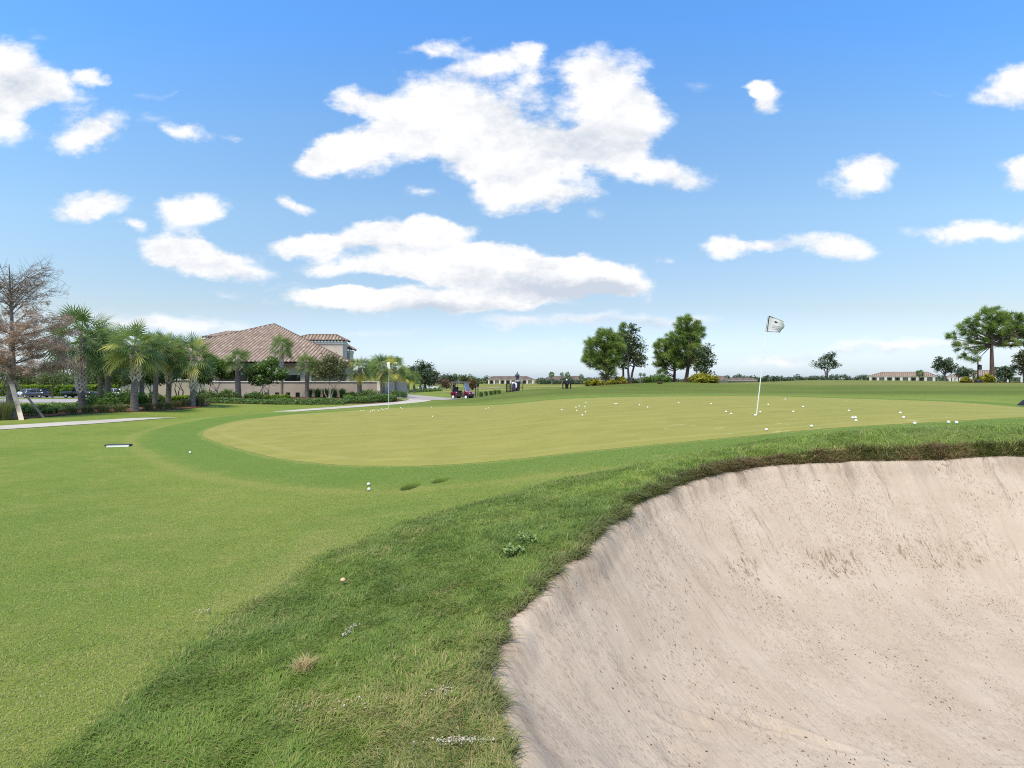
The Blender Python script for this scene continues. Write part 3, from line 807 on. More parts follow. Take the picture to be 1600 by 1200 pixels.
me = np_mesh('grass_clippings', Vv, [np.stack([b0, b0+3, b0+2, b0+1], 1), np.vstack([np.stack([b0, b0+4, b0+3], 1), np.stack([b0+3, b0+4, b0+2], 1), np.stack([b0+2, b0+4, b0+1], 1), np.stack([b0+1, b0+4, b0], 1)])], dict(tint=np.repeat(rng.random(n), 5), alt=np.zeros(n*5)))
o = link_mesh('grass_clippings', me, leaf_mat('brown clippings', (0.07,0.042,0.022), (0.24,0.15,0.075), None, 0.0, 0.9))
tag(o, 'brown grass clippings strewn down the bunker sand', 'clippings', kind='stuff')

# ------------------------------------------------------------------ sky and light
SUN_EL, SUN_AZ = 65.0, -152.0       # degrees; azimuth clockwise from the view direction
world = bpy.data.worlds.new('World'); scene.world = world; world.use_nodes = True
t = NT(world.node_tree); t.n.clear()
out = t.new('ShaderNodeOutputWorld'); bg = t.new('ShaderNodeBackground'); t.link(bg.outputs[0], out.inputs[0])
sky = t.new('ShaderNodeTexSky'); sky.sky_type = 'NISHITA'; sky.sun_disc = False
sky.sun_elevation = R(SUN_EL); sky.sun_rotation = R(SUN_AZ); sky.air_density = 1.0; sky.dust_density = 0.6; sky.ozone_density = 1.6
g = t.new('ShaderNodeTexCoord').outputs['Generated']
sp = t.new('ShaderNodeSeparateXYZ'); t.link(g, sp.inputs[0])
ay = t.math('MAXIMUM', t.math('ABSOLUTE', sp.outputs['Y']), 0.02)
U = t.math('DIVIDE', sp.outputs['X'], ay); Vn = t.math('DIVIDE', sp.outputs['Z'], ay)
cv = t.new('ShaderNodeCombineXYZ'); t.link(U, cv.inputs[0]); t.link(Vn, cv.inputs[1]); uv = cv.outputs[0]
def wnoise(scale, detail, rough, sx=1.0, sy=1.6, loc=(0,0,0)):
    return t.noise(t.mapping(uv, (sx, sy, 1), loc=loc), scale, detail, rough)
wn = t.new('ShaderNodeTexNoise'); t.link(t.mapping(uv, (1,1.5,1)), wn.inputs['Vector']); wn.inputs['Scale'].default_value = 7.0; wn.inputs['Detail'].default_value = 5; wn.inputs['Roughness'].default_value = 0.6
vs = t.new('ShaderNodeVectorMath', operation='SUBTRACT'); t.link(wn.outputs['Color'], vs.inputs[0]); vs.inputs[1].default_value = (0.5,0.5,0.5)
vm = t.new('ShaderNodeVectorMath', operation='MULTIPLY'); t.link(vs.outputs[0], vm.inputs[0]); vm.inputs[1].default_value = (0.12,0.075,0)
va = t.new('ShaderNodeVectorMath', operation='ADD'); t.link(uv, va.inputs[0]); t.link(vm.outputs[0], va.inputs[1]); uvd = va.outputs[0]
def ell(px, py, rx, ry, w=1.0, rot=0.0):
    mp = t.new('ShaderNodeMapping'); mp.vector_type = 'TEXTURE'
    t.link(uvd, mp.inputs['Vector'])
    mp.inputs['Location'].default_value = ((px-800)/F, (HZ-py)/F, 0)
    mp.inputs['Rotation'].default_value = (0, 0, R(rot))
    mp.inputs['Scale'].default_value = (rx/F, ry/F, 1)
    gr = t.new('ShaderNodeTexGradient', gradient_type='SPHERICAL'); t.link(mp.outputs[0], gr.inputs[0])
    o = gr.outputs['Fac']
    return t.math('MULTIPLY', o, w) if w != 1.0 else o
def total(lst, op='ADD'):
    s = None
    for e in lst:
        v = ell(*e); s = v if s is None else t.math(op, s, v)
    return s
CLOUDS = [  # px, py, rx, ry, weight, tilt
 (-10,120,120,62,1.1,0), (10,195,62,44,0.9,-10), (80,150,70,40,.6,0), (140,207,80,38,1.0,10), (145,118,30,14,.8,0), (285,203,58,15,.65,-15),
 (590,225,120,50,1.0,15), (690,175,110,72,1.2,0), (800,215,130,70,1.0,0), (500,252,66,34,1.0,22), (555,158,56,22,.75,0), (620,190,60,40,.5,0), (900,240,110,44,.85,0), (790,262,110,32,.8,0),
 (945,125,85,70,1.15,-10), (985,185,85,55,1.0,0), (955,225,80,40,.7,0), (1035,268,84,30,.85,-12), (770,95,70,26,.8,8), (835,88,34,26,.7,0), (820,130,46,40,.6,0), (675,78,72,18,.65,10), (845,305,124,27,1.15,3), (790,285,70,30,.6,0),
 (660,295,36,16,.55,0), (1192,160,44,32,.85,-42), (1176,140,20,20,.7,0), (1352,270,76,42,1.15,15), (1592,130,72,46,1.0,10), (1602,278,58,34,1.1,0), (1530,360,130,22,.95,4), (1130,390,58,24,1.1,-6), (1200,390,42,15,.65,0), (1293,384,68,24,1.05,0),
 (1040,402,28,10,.55,0), (143,318,92,33,1.1,8), (210,345,32,13,.8,0), (305,325,68,33,1.1,0), (456,320,42,18,.95,-15), (275,383,80,30,.85,-10), (330,410,128,30,1.05,-8),
 (540,372,110,30,.95,4), (640,362,110,32,1.0,-4), (705,352,60,26,.8,-5), (470,382,80,20,.75,0), (515,416,54,20,.8,0),
 (690,412,150,32,1.05,4), (800,420,170,34,1.15,0), (920,430,120,32,1.15,-4), (850,445,190,30,.9,-3), (620,408,90,22,.8,0),
 (560,468,140,22,.95,0), (660,472,180,26,1.05,1), (760,474,120,18,.8,2)]
THIN = [(910,502,230,20,.9,0), (1070,500,110,16,.7,0), (800,510,90,14,.7,0), (330,508,190,22,.9,0), (120,492,140,22,.7,0), (560,520,200,14,.6,0), (1340,545,230,18,.85,3), (1200,560,140,12,.6,0), (780,547,240,10,.5,0), (1490,535,130,14,.6,4), (230,500,120,16,.6,0),
 (900,534,260,10,.5,0), (350,455,60,10,.5,0), (1100,130,60,22,.5,-20), (240,185,50,14,.5,0), (360,218,50,9,.6,-5), (75,55,40,18,.5,0), (1010,440,60,8,.5,0), (930,330,40,14,.6,0), (1330,565,200,8,.5,0), (640,560,200,8,.4,0), (230,150,40,12,.5,-20), (270,150,30,9,.5,20), (1385,300,60,10,.4,0), (1480,145,60,10,.5,5), (470,450,70,10,.5,0)]
D = t.math('MINIMUM', total([(a, b_, rx*1.17, ry*1.17, w_, r_) for a, b_, rx, ry, w_, r_ in CLOUDS]), 1.0)
f1 = wnoise(7.5, 12, 0.68); f2 = wnoise(2.6, 6, 0.6, loc=(3.1,1.7,0))
nz_ = t.math('ADD', t.math('MULTIPLY', t.math('SUBTRACT', f1, 0.5), 2.3), t.math('MULTIPLY', t.math('SUBTRACT', f2, 0.5), 0.9))
dens = t.math('ADD', t.math('MULTIPLY', D, 1.70), t.math('ADD', nz_, -0.33))
alpha = t.math('MULTIPLY', t.smooth(dens, 0.02, 0.86), t.smooth(D, 0.0, 0.10))
Dt = t.math('MINIMUM', total(THIN), 1.0)
f3 = wnoise(5.0, 10, 0.66, 1.0, 3.2, loc=(7.0,2.0,0))
thin = t.math('MULTIPLY', t.math('MULTIPLY', t.smooth(t.math('ADD', t.math('MULTIPLY', Dt, 1.0), t.math('ADD', t.math('MULTIPLY', t.math('SUBTRACT', f3, 0.5), 1.5), -0.22)), 0.0, 0.9), t.smooth(Dt, 0.0, 0.15)), 0.85)
alpha = t.math('MAXIMUM', alpha, thin)
alpha = t.math('MULTIPLY', alpha, t.smooth(Vn, -0.01, 0.03))
BELLY = [(850,452,200,30,1.0,-3), (940,448,110,20,.6,0), (680,486,190,16,.9,2), (850,225,170,55,.55,0), (970,205,110,70,.35,0), (960,508,190,12,.8,0), (40,150,110,50,.4,0), (340,424,110,18,.5,-8), (1350,552,230,10,.7,2), (330,518,180,10,.6,0), (800,190,60,40,.25,0), (620,385,160,12,.4,0), (840,320,110,10,.4,0)]
bel = t.math('MINIMUM', total(BELLY), 1.0)
f1b = wnoise(7.5, 12, 0.68, loc=(0.0, 0.06, 0))
lit = t.math('MULTIPLY', t.math('SUBTRACT', f1b, f1), 2.4)
shade = t.math('ADD', t.math('MULTIPLY', bel, 1.0), t.math('ADD', lit, 0.08), clamp=True)
CL = 6.25
cloud = t.mix(shade, (CL*1.0, CL*1.0, CL*1.0), (CL*0.60, CL*0.66, CL*0.76))
# clear sky: a little more saturated than the raw model, whitening to the horizon
hs = t.new('ShaderNodeHueSaturation'); hs.inputs['Saturation'].default_value = 1.12; hs.inputs['Value'].default_value = 1.0
t.link(sky.outputs[0], hs.inputs['Color'])
rp = t.new('ShaderNodeValToRGB'); cr = rp.color_ramp
stops = [(0.0,(.76,.92,1.38)), (0.06,(.90,.91,1.08)), (0.125,(1.03,.91,.86)), (0.30,(1.30,1.28,1.17)), (0.45,(1.25,1.42,1.42)), (0.63,(.97,1.47,1.80))]
while len(cr.elements) < len(stops): cr.elements.new(0.5)
for e_, (p_, c_) in zip(cr.elements, stops): e_.position = p_; e_.color = tuple(x*0.5 for x in c_) + (1,)
t.link(Vn, rp.inputs[0])
mu = t.new('ShaderNodeVectorMath', operation='MULTIPLY'); t.link(hs.outputs[0], mu.inputs[0]); t.link(rp.outputs[0], mu.inputs[1])
mu2 = t.new('ShaderNodeVectorMath', operation='SCALE'); t.link(mu.outputs[0], mu2.inputs[0]); mu2.inputs['Scale'].default_value = 2.0
skyc = mu2.outputs[0]
final = t.mix(alpha, skyc, cloud)
t.link(final, bg.inputs['Color']); bg.inputs['Strength'].default_value = 0.10
world.cycles.sampling_method = 'MANUAL'; world.cycles.sample_map_resolution = 512

sl = bpy.data.lights.new('sun', 'SUN'); sl.energy = 3.3; sl.angle = R(13); sl.color = (1.0, 0.90, 0.74)
so = bpy.data.objects.new('sun', sl); COL.objects.link(so)
so.rotation_euler = (R(90-SUN_EL), 0, R(180-SUN_AZ) )
scene.view_settings.view_transform = 'Standard'; scene.view_settings.look = 'None'
scene.view_settings.exposure = 0.75; scene.view_settings.gamma = 1.0
scene.cycles.pixel_filter_type = 'BLACKMAN_HARRIS'; scene.cycles.filter_width = 1.1
scene.cycles.use_denoising = False
scene.cycles.max_bounces = 6; scene.cycles.diffuse_bounces = 3; scene.cycles.transparent_max_bounces = 8

# ------------------------------------------------------------------ golf balls
m_ball = simple('white golf ball', (0.80,0.80,0.77), 0.4, var=0.02, spec=0.5)
def ball_mesh():
    mb = MB(); n = 20; m_ = 12; r = 0.0214
    prof = [(max(1e-4, r*math.sin(math.pi*i/m_)), -r*math.cos(math.pi*i/m_)) for i in range(m_+1)]
    mb.lathe(prof, n=n); return mb.mesh('golf_ball')
bm = ball_mesh(); bm.materials.append(m_ball)
def z1(x, y): return (1040+x/2.857, 600+y/2.857)
def z2(x, y): return (540+x/3.81, 600+y/3.81)
BALLS = [
 ('white golf ball lying in the loose scatter of balls by the far left flagstick', 'balls near the left flagstick', [z2(*p) for p in ((92,158),(108,157),(148,163),(160,158),(170,156),(196,160),(213,148),(222,152),(240,147),(248,147))]),
 ('white golf ball of the close pair just right of the far left flagstick', 'pair right of the left flagstick', [z2(328,141), z2(337,145)]),
 ('lone white golf ball at the back edge of the green below the red cart', None, [z2(512,137)]),
 ('lone white golf ball in the open left half of the putting green', None, [z2(518,193)]),
 ('white golf ball of a close pair on the green below the closed umbrella', 'pair on the green before the umbrella', [z2(836,149), z2(850,143)]),
 ('white golf ball in the cluster on the green in front of the left pine group', 'cluster of balls before the pines', [(915.5,628.7),(905,634.5),(900,636.5),(914,636),(901,642),(915,644),(910,649),(878,640.5)]),
 ('white golf ball of a touching pair on the green below the pines', 'touching pair below the pines', [(961,631),(963.5,631)]),
 ('white golf ball, one of two spaced apart below the wide dark green bush', 'two balls before the dark bush', [(999,633),(1012,636.5)]),
 ('lone white golf ball on the green below the tall pine', None, [(1060.5,629.5)]),
 ('lone white golf ball on the green below the right yellow bush', None, [(1111,631)]),
 ('white golf ball of the slanting pair left of the leaning flagstick', 'pair left of the leaning flagstick', [z1(270,125), z1(293,134)]),
 ('white golf ball just below the foot of the leaning flagstick', None, [z1(399,141)]),
 ('white golf ball just right of the foot of the leaning flagstick', None, [z1(423,126)]),
 ('white golf ball farther behind the leaning flagstick, nearer to it of two', None, [z1(458,92)]),
 ('white golf ball farthest back on the green right of the leaning flagstick', None, [z1(534,68)]),
 ('white golf ball on the green right of the flagstick, the farther of a spaced pair', None, [z1(614,102)]),
 ('white golf ball on the green right of the flagstick, the nearer of a spaced pair', None, [z1(570,125)]),
 ('lone white golf ball behind the trio of balls on the right of the green', None, [z1(818,121)]),
 ('white golf ball of the touching pair on the right of the green', 'touching pair on the right of the green', [z1(835,153), z1(848,152.5)]),
 ('white golf ball just in front of the touching pair right of the flagstick', None, [z1(850,166)]),
 ('white golf ball at far right of the green, the farther of two in line', None, [z1(1048,131)]),
 ('white golf ball at far right of the green, the nearer of two in line', None, [z1(1062,152)]),
 ('white golf ball half hidden by the rough grass, leftmost along its top edge', None, [z1(1112,177)]),
 ('white golf ball of a pair behind the rough grass top edge above the sand', 'pair behind the rough edge', [z1(1263,172), z1(1299,173)]),
 ('white golf ball at the front edge of the green below the leaning flagstick', None, [z1(450,206)]),
 ('white golf ball at the front edge of the green right of the leaning flagstick', None, [z1(652,191)]),
 ('farther of two white golf balls in line on the fringe beside the hollows', None, [(576,757)]),
 ('nearer of two white golf balls in line on the fringe beside the hollows', None, [(576.5,765)]),
 ('lone white golf ball on the fringe left of the putting green', None, [(297,707)]),
]
for lab, grp, pts in BALLS:
    for (px, py) in pts:
        p = ray_hit(px, py + 1.0, 0.012)
        if p is None: continue
        dg, _ = poly_dist(np.array([p[0]]), np.array([p[1]]), GREEN)
        base = hz(p[0], p[1]) + (0.012 if dg[0] < 0 else 0.006)
        o = bpy.data.objects.new('golf_ball', bm); COL.objects.link(o)
        o.location = (p[0], p[1], base + 0.0205); o.rotation_euler = (rng.uniform(0,3), rng.uniform(0,3), 0)
        tag(o, lab, 'golf ball', grp)

# ------------------------------------------------------------------ flagsticks
m_pole = simple('white fibreglass pole', (0.78,0.78,0.74), 0.4, var=0.03)
m_flag = simple('grey white flag cloth', (0.62,0.62,0.61), 0.8, var=0.05, scale=20)
m_flagw = simple('white flag cloth', (0.85,0.85,0.83), 0.8, var=0.04, scale=20)
m_trim = simple('black flag hem', (0.015,0.015,0.018), 0.7)
m_ink = simple('grey flag lettering', (0.33,0.32,0.31), 0.8)
m_emb = simple('dark red flag emblem', (0.085,0.030,0.030), 0.7)
m_hole = simple('dark hole lining', (0.02,0.02,0.018), 0.9)
FY = 12.1
b0 = Vector((PX(1181.5,FY), FY, hz(PX(1181.5,FY), FY)))
top = Vector((PX(1200.6,FY), FY, PZ(492.5,FY)))
fr = empty('flagstick', b0)
tag(fr, 'tall leaning flagstick with a grey white black-hemmed flag near the front of the green', 'flagstick', 'flagsticks on the putting green')
MB().tube([(0,0,-0.05), (top-b0)*0.35, top-b0], [0.011,0.0095,0.0075], 8).build('pole', m_pole, fr)
cupm = MB(); cupm.lathe([(0.054,0.0135), (0.054,-0.08), (0.0001,-0.08)], n=18); cupm.build('cup', m_hole, fr)
def flag_pt(px, py, wav=0.0): return Vector((PX(px,FY), FY+wav, PZ(py,FY))) - b0
# cloth as a small grid: hoist edge along the pole, free edge curling
TL, BL, TR, BR = (1200.6,493.2), (1196.9,518.4), (1222.5,502.5), (1219.8,519.2)
nu, nv = 14, 12
def flag_xy(u, v):
    """u 0 hoist..1 fly, v 0 top..1 bottom, in picture-scale units on the flag's own plane"""
    tx, ty = TL[0]+(TR[0]-TL[0])*u, TL[1]+(TR[1]-TL[1])*u - 1.6*math.sin(math.pi*u)*0.6
    bx_, by_ = BL[0]+(BR[0]-BL[0])*u, BL[1]+(BR[1]-BL[1])*u
    x = tx+(bx_-tx)*v; y = ty+(by_-ty)*v
    x += 4.2*u*u*math.exp(-((v-0.48)/0.22)**2)          # the fly blows out in the middle
    return x, y
def flag_off(u, v): return 0.035*math.sin(u*5.0+v*1.5)*u + 0.05*u*u*(v-0.4)
def P_(u, v, d=0.0):
    x, y = flag_xy(u, v); return flag_pt(x, y, flag_off(u, v) + d)
mb = MB(); vs = []; fs = []
for sgn in (0.0012, -0.0012):
    for i in range(nu+1):
        for j in range(nv+1): vs.append(P_(i/nu, j/nv, sgn))
N1 = (nu+1)*(nv+1)
for k in (0, N1):
    for i in range(nu):
        for j in range(nv):
            a = k+i*(nv+1)+j; q = (a, a+1, a+nv+2, a+nv+1); fs.append(q if k else q[::-1])
rim = [i*(nv+1) for i in range(nu+1)] + [nu*(nv+1)+j for j in range(1, nv+1)] + [i*(nv+1)+nv for i in range(nu-1, -1, -1)] + [j for j in range(nv-1, 0, -1)]
for a, b_ in zip(rim, rim[1:]+rim[:1]): fs.append((a, b_, b_+N1, a+N1))
mb.add(vs, fs, True); cloth = mb.build('flag_cloth', m_flag, fr)
def strip_on_flag(name, uvs, wid, mat, parent):
    """a narrow ribbon following points (u,v) on the cloth, both faces"""
    m_ = MB()
    for sgn in (-0.004, 0.004):
        pts = [P_(u, v, sgn) for u, v in uvs]
        vs, fs = [], []
        for i, p in enumerate(pts):
            tdir = pts[min(i+1, len(pts)-1)] - pts[max(i-1, 0)]; n_ = tdir.cross(Vector((0,1,0))).normalized()*wid/2
            vs += [p+n_, p-n_]
        for i in range(len(pts)-1): fs.append((2*i, 2*i+1, 2*i+3, 2*i+2))
        m_.add(vs, fs)
    return m_.build(name, mat, parent)
L_ = [i/20 for i in range(21)]
strip_on_flag('hem', [(0.03, v) for v in L_], 0.036, m_trim, fr)
strip_on_flag('hem', [(u, 0.985) for u in L_], 0.012, m_trim, fr)
strip_on_flag('hem', [(0.985, 0.55+0.45*v) for v in L_], 0.014, m_trim, fr)
strip_on_flag('hem', [(0.35*u, 0.015) for u in L_], 0.012, m_trim, fr)
mb = MB()
for (du, dv) in ((-0.055,0), (0.055,0), (0,-0.045), (0,0.045)):
    for sgn in (-0.005,):
        c0 = (0.54+du+0.0, 0.30+dv-0.02)
        pts = [P_(c0[0]+a*0.052, c0[1]+b_*0.046, sgn) for a, b_ in ((-1,0),(0,-1),(1,0),(0,1))]
        mb.add(pts, [(0,1,2,3)])
mb.build('emblem', m_emb, fr)
mb = MB()
for row, (u0, u1, n_) in enumerate(((0.36,0.80,8), (0.34,0.82,7), (0.40,0.74,5))):
    for k in range(n_):
        ua = u0+(u1-u0)*k/n_; ub = ua+(u1-u0)/n_*rng.uniform(0.55, 0.85); v0 = 0.535+row*0.115; hh = 0.06 if row < 2 else 0.045
        mb.add([P_(ua, v0, -0.005), P_(ub, v0, -0.005), P_(ub, v0+hh, -0.005), P_(ua, v0+hh, -0.005)], [(0,1,2,3)])
mb.build('lettering', m_ink, fr)

FY2 = 25.6
b1 = Vector((PX(607,FY2), FY2, hz(PX(607,FY2), FY2)))
fl = empty('flagstick', b1)
tag(fl, 'upright far flagstick with a small plain white flag hanging folded, before the palms', 'flagstick', 'flagsticks on the putting green')
tp = PZ(566, FY2)-b1.z
MB().tube([(0,0,-0.05), (0.03,0,tp)], [0.009,0.007], 8).build('pole', m_pole, fl)
cupm = MB(); cupm.lathe([(0.054,0.0135), (0.054,-0.08), (0.0001,-0.08)], n=16); cupm.build('cup', m_hole, fl)
mb = MB()
vs = []; fs = []
for i in range(7):
    u = i/6
    for j in range(6):
        v = j/5
        x = 0.03 - 0.02*v + (0.02 - 0.13*u*(1-0.55*v)) + 0.10*v*(1-u)*0.6
        vs.append((x, 0.05*math.sin(u*6)+0.02*u, tp - 0.36*v*(0.75+0.25*(1-u)) - 0.02*u))
for i in range(6):
    for j in range(5):
        a = i*6+j; fs.append((a, a+1, a+7, a+6))
mb.add(vs, fs, True)
ob = mb.build('flag_cloth', m_flagw, fl); sd = ob.modifiers.new('thick', 'SOLIDIFY'); sd.thickness = 0.006

# ------------------------------------------------------------------ cover in the lawn and marker at the green's edge
m_black = simple('black plastic', (0.018,0.018,0.02), 0.5, var=0.2)
m_wht = simple('white painted trim', (0.80,0.80,0.76), 0.5, var=0.04)
p = ray_hit(183, 698)
vb = empty('valve_box', (p[0], p[1], p[2]), R(8))
tag(vb, 'small black valve box lid with a white front edge set in the left lawn', 'valve box')
MB().box((0,0.06,0.03), (0.52,0.14,0.04), bev=0.01).build('lid', m_black, vb)
MB().box((0.03,-0.035,0.008), (0.46,0.03,0.04), bev=0.006).build('front_edge', m_wht, vb)
p = (PX(1599.5,16.0), 16.0)
mk = empty('edge_marker', (p[0], p[1], hz(*p)))
tag(mk, 'small black wedge marker with white foot at the far right edge of the green', 'marker')
mb = MB(); mb.prism([(-0.13,0.02), (0.14,0.02), (0.16,0.17), (0.04,0.16)], 'y', -0.08, 0.08); mb.build('body', m_black, mk)
mb = MB(); mb.lathe([(0.0001,0.0), (0.05,0.0), (0.055,0.02), (0.04,0.045), (0.0001,0.05)], (-0.02,-0.14,0), 14); mb.build('foot', m_wht, mk)

# ------------------------------------------------------------------ vegetation
def tube_tree(segs, name, mat, parent, n=7):
    """segs: list of (points, radii)"""
    mb = MB()
    for pts, rad in segs: mb.tube(pts, rad, n if rad[0] > 0.03 else 5, cap=False)
    return mb.build(name, mat, parent)
def bark(name, a, b_, sc=6, stretch=0.25):
    m, t, b = new_mat(name); c = coord(t)
    n1 = t.noise(t.mapping(c, (1,1,stretch)), sc, 6, 0.7)
    t.link(t.mix(t.smooth(n1, 0.3, 0.7), a, b_), b.inputs['Base Color'])
    b.inputs['Roughness'].default_value = 0.9; b.inputs['Specular IOR Level'].default_value = 0.1
    bp = t.new('ShaderNodeBump'); bp.inputs['Strength'].default_value = 0.8; bp.inputs['Distance'].default_value = 0.03
    t.link(n1, bp.inputs['Height']); t.link(bp.outputs[0], b.inputs['Normal'])
    return m
m_palmbark = bark('palm trunk', (0.125,0.10,0.082), (0.27,0.225,0.185), 5, 3.0)
m_boot = bark('palm boots', (0.46,0.40,0.32), (0.78,0.71,0.61), 4, 1.0)
m_pinebark = bark('pine bark', (0.065,0.045,0.035), (0.17,0.12,0.095), 7, 0.4)
m_bark = bark('grey brown bark', (0.085,0.070,0.055), (0.19,0.16,0.13), 7, 0.4)
m_pale_bark = bark('pale smooth bark', (0.25,0.21,0.17), (0.42,0.37,0.31), 5, 0.4)
m_frond = leaf_mat('palm fronds', (0.055,0.115,0.026), (0.300,0.375,0.098), (0.66,0.62,0.12), 0.45, 0.42, 0.4)
m_needle = leaf_mat('pine needles', (0.070,0.135,0.028), (0.370,0.480,0.105), (0.30,0.20,0.09), 0.45, 0.5, 0.3)
m_dark = leaf_mat('dark broad leaves', (0.051,0.082,0.032), (0.146,0.192,0.073), (0.17,0.105,0.050), 0.2, 0.4, 0.4)
m_oak = leaf_mat('oak leaves', (0.040,0.069,0.033), (0.127,0.168,0.073), (0.12,0.09,0.05), 0.2, 0.5, 0.3)
m_green_l = leaf_mat('green leaves', (0.056,0.124,0.022), (0.186,0.287,0.053), (0.72,0.68,0.58), 0.35, 0.5, 0.3)
m_airy = leaf_mat('olive crape leaves', (0.081,0.119,0.035), (0.216,0.243,0.081), (0.30,0.24,0.11), 0.35, 0.5, 0.3)
m_hedge = leaf_mat('hedge leaves', (0.065,0.137,0.016), (0.208,0.319,0.029), (0.34,0.42,0.03), 0.3, 0.5, 0.3)
m_cover = leaf_mat('low cover leaves', (0.054,0.115,0.024), (0.169,0.263,0.061), (0.28,0.33,0.06), 0.3, 0.5, 0.3)
m_yel = leaf_mat('croton leaves', (0.10,0.13,0.016), (0.36,0.34,0.030), (0.56,0.48,0.05), 0.3, 0.4, 0.3)
m_brown = leaf_mat('brown cypress leaves', (0.38,0.255,0.19), (0.60,0.44,0.34), (0.40,0.32,0.18), 0.4, 0.8, 0.1)
m_fount = leaf_mat('fountain grass', (0.119,0.154,0.053), (0.294,0.315,0.119), (0.20,0.115,0.065), 0.3, 0.7, 0.1)
m_midtree = leaf_mat('olive tree leaves', (0.048,0.078,0.022), (0.161,0.189,0.053), (0.26,0.18,0.08), 0.3, 0.6, 0.2)

def frond(V, Fq, T, Al, base, az, el, plen, flen, droop, tint, alt, width):
    """one fan leaf of a sabal palm: petiole, then a costa that arches over with leaflets fanning from it"""
    d = Vector((math.cos(az)*math.cos(el), math.sin(az)*math.cos(el), math.sin(el)))
    side = Vector((-math.sin(az), math.cos(az), 0)); up = side.cross(d) * -1.0
    if up.z < 0: up = -up
    ro = rng.normal(0, 0.75); side, up = side*math.cos(ro)+up*math.sin(ro), up*math.cos(ro)-side*math.sin(ro)
    def quad(a, b_, c_, d_, tt, al):
        i = len(V); V.extend([a, b_, c_, d_]); Fq.append((i, i+1, i+2, i+3)); T.extend([tt]*4); Al.extend([al]*4)
    p = base; prevd = d.copy()
    mid = base + d*plen*0.5 - Vector((0,0,0.02)); end = base + d*plen - Vector((0,0,0.05*plen))
    quad(base+side*0.02, mid+side*0.016, mid-side*0.016, base-side*0.02, tint*0.6+0.4, alt*0.6)
    quad(mid+side*0.016, end+side*0.012, end-side*0.012, mid-side*0.016, tint*0.6+0.4, alt*0.6)
    costa = d.copy(); costa.z -= 0.12; costa.normalize()
    nl = 17
    for k in range(nl):
        f = (k/(nl-1))*2-1
        ang = f*1.75
        lo = end + costa*flen*0.22*(1-abs(f))
        ld = (costa*math.cos(ang) + side*math.sin(ang)); ld += up*0.22*abs(f); ld.normalize()
        L = flen*(1-0.28*abs(f))*rng.uniform(0.85, 1.1)
        dz = droop*rng.uniform(0.7, 1.3)
        p1 = lo + ld*L*0.5 - Vector((0,0,dz*L*0.16)); p2 = lo + ld*L*0.93 - Vector((0,0,dz*L*0.62))
        wv = ld.cross(up).normalized()*width
        tt = min(1, max(0, tint+rng.uniform(-.18, .18)))
        quad(lo+wv*0.5, p1+wv, p1-wv, lo-wv*0.5, tt, alt)
        i = len(V); V.extend([p1+wv, p2, p1-wv]); Fq.append((i, i+1, i+2)); T.extend([tt]*3); Al.extend([alt]*3)
def palm_crown(name, nf, plen, flen, yellow, width=0.021, low=-0.75):
    V, Fq, T, Al = [], [], [], []
    for k in range(nf):
        q = (k+0.5)/nf
        el = math.asin(max(-1, min(1, 0.985 - (0.985-math.sin(low))*q**1.0))) + rng.normal(0, 0.10)
        az = k*2.39996 + rng.normal(0, 0.15)
        old = max(0, q-0.72)/0.28
        al = 0.0
        if yellow > 0 and rng.random() < yellow*(0.15+1.2*old): al = rng.uniform(0.45, 1.0)
        frond(V, Fq, T, Al, Vector((0,0,0)) + Vector((0,0,-0.25*q)), az, el, plen*rng.uniform(0.75, 1.15), flen*rng.uniform(0.85, 1.15), 0.22+0.45*q, min(1, max(0, 0.62-0.50*q+rng.normal(0,0.22))), al, width)
    q4 = [f for f in Fq if len(f) == 4]; q3 = [f for f in Fq if len(f) == 3]
    me = np_mesh(name, np.array([tuple(v) for v in V]), [np.array(q4), np.array(q3)], dict(tint=T, alt=Al))
    me.materials.append(m_frond)
    return me
CROWNS = [palm_crown('crown', 58, 0.75, 0.80, 0.0), palm_crown('crown', 56, 0.72, 0.80, 0.5), palm_crown('crown', 46, 0.70, 0.78, 0.15), palm_crown('crown', 46, 0.66, 0.78, 0.95, low=-0.95)]
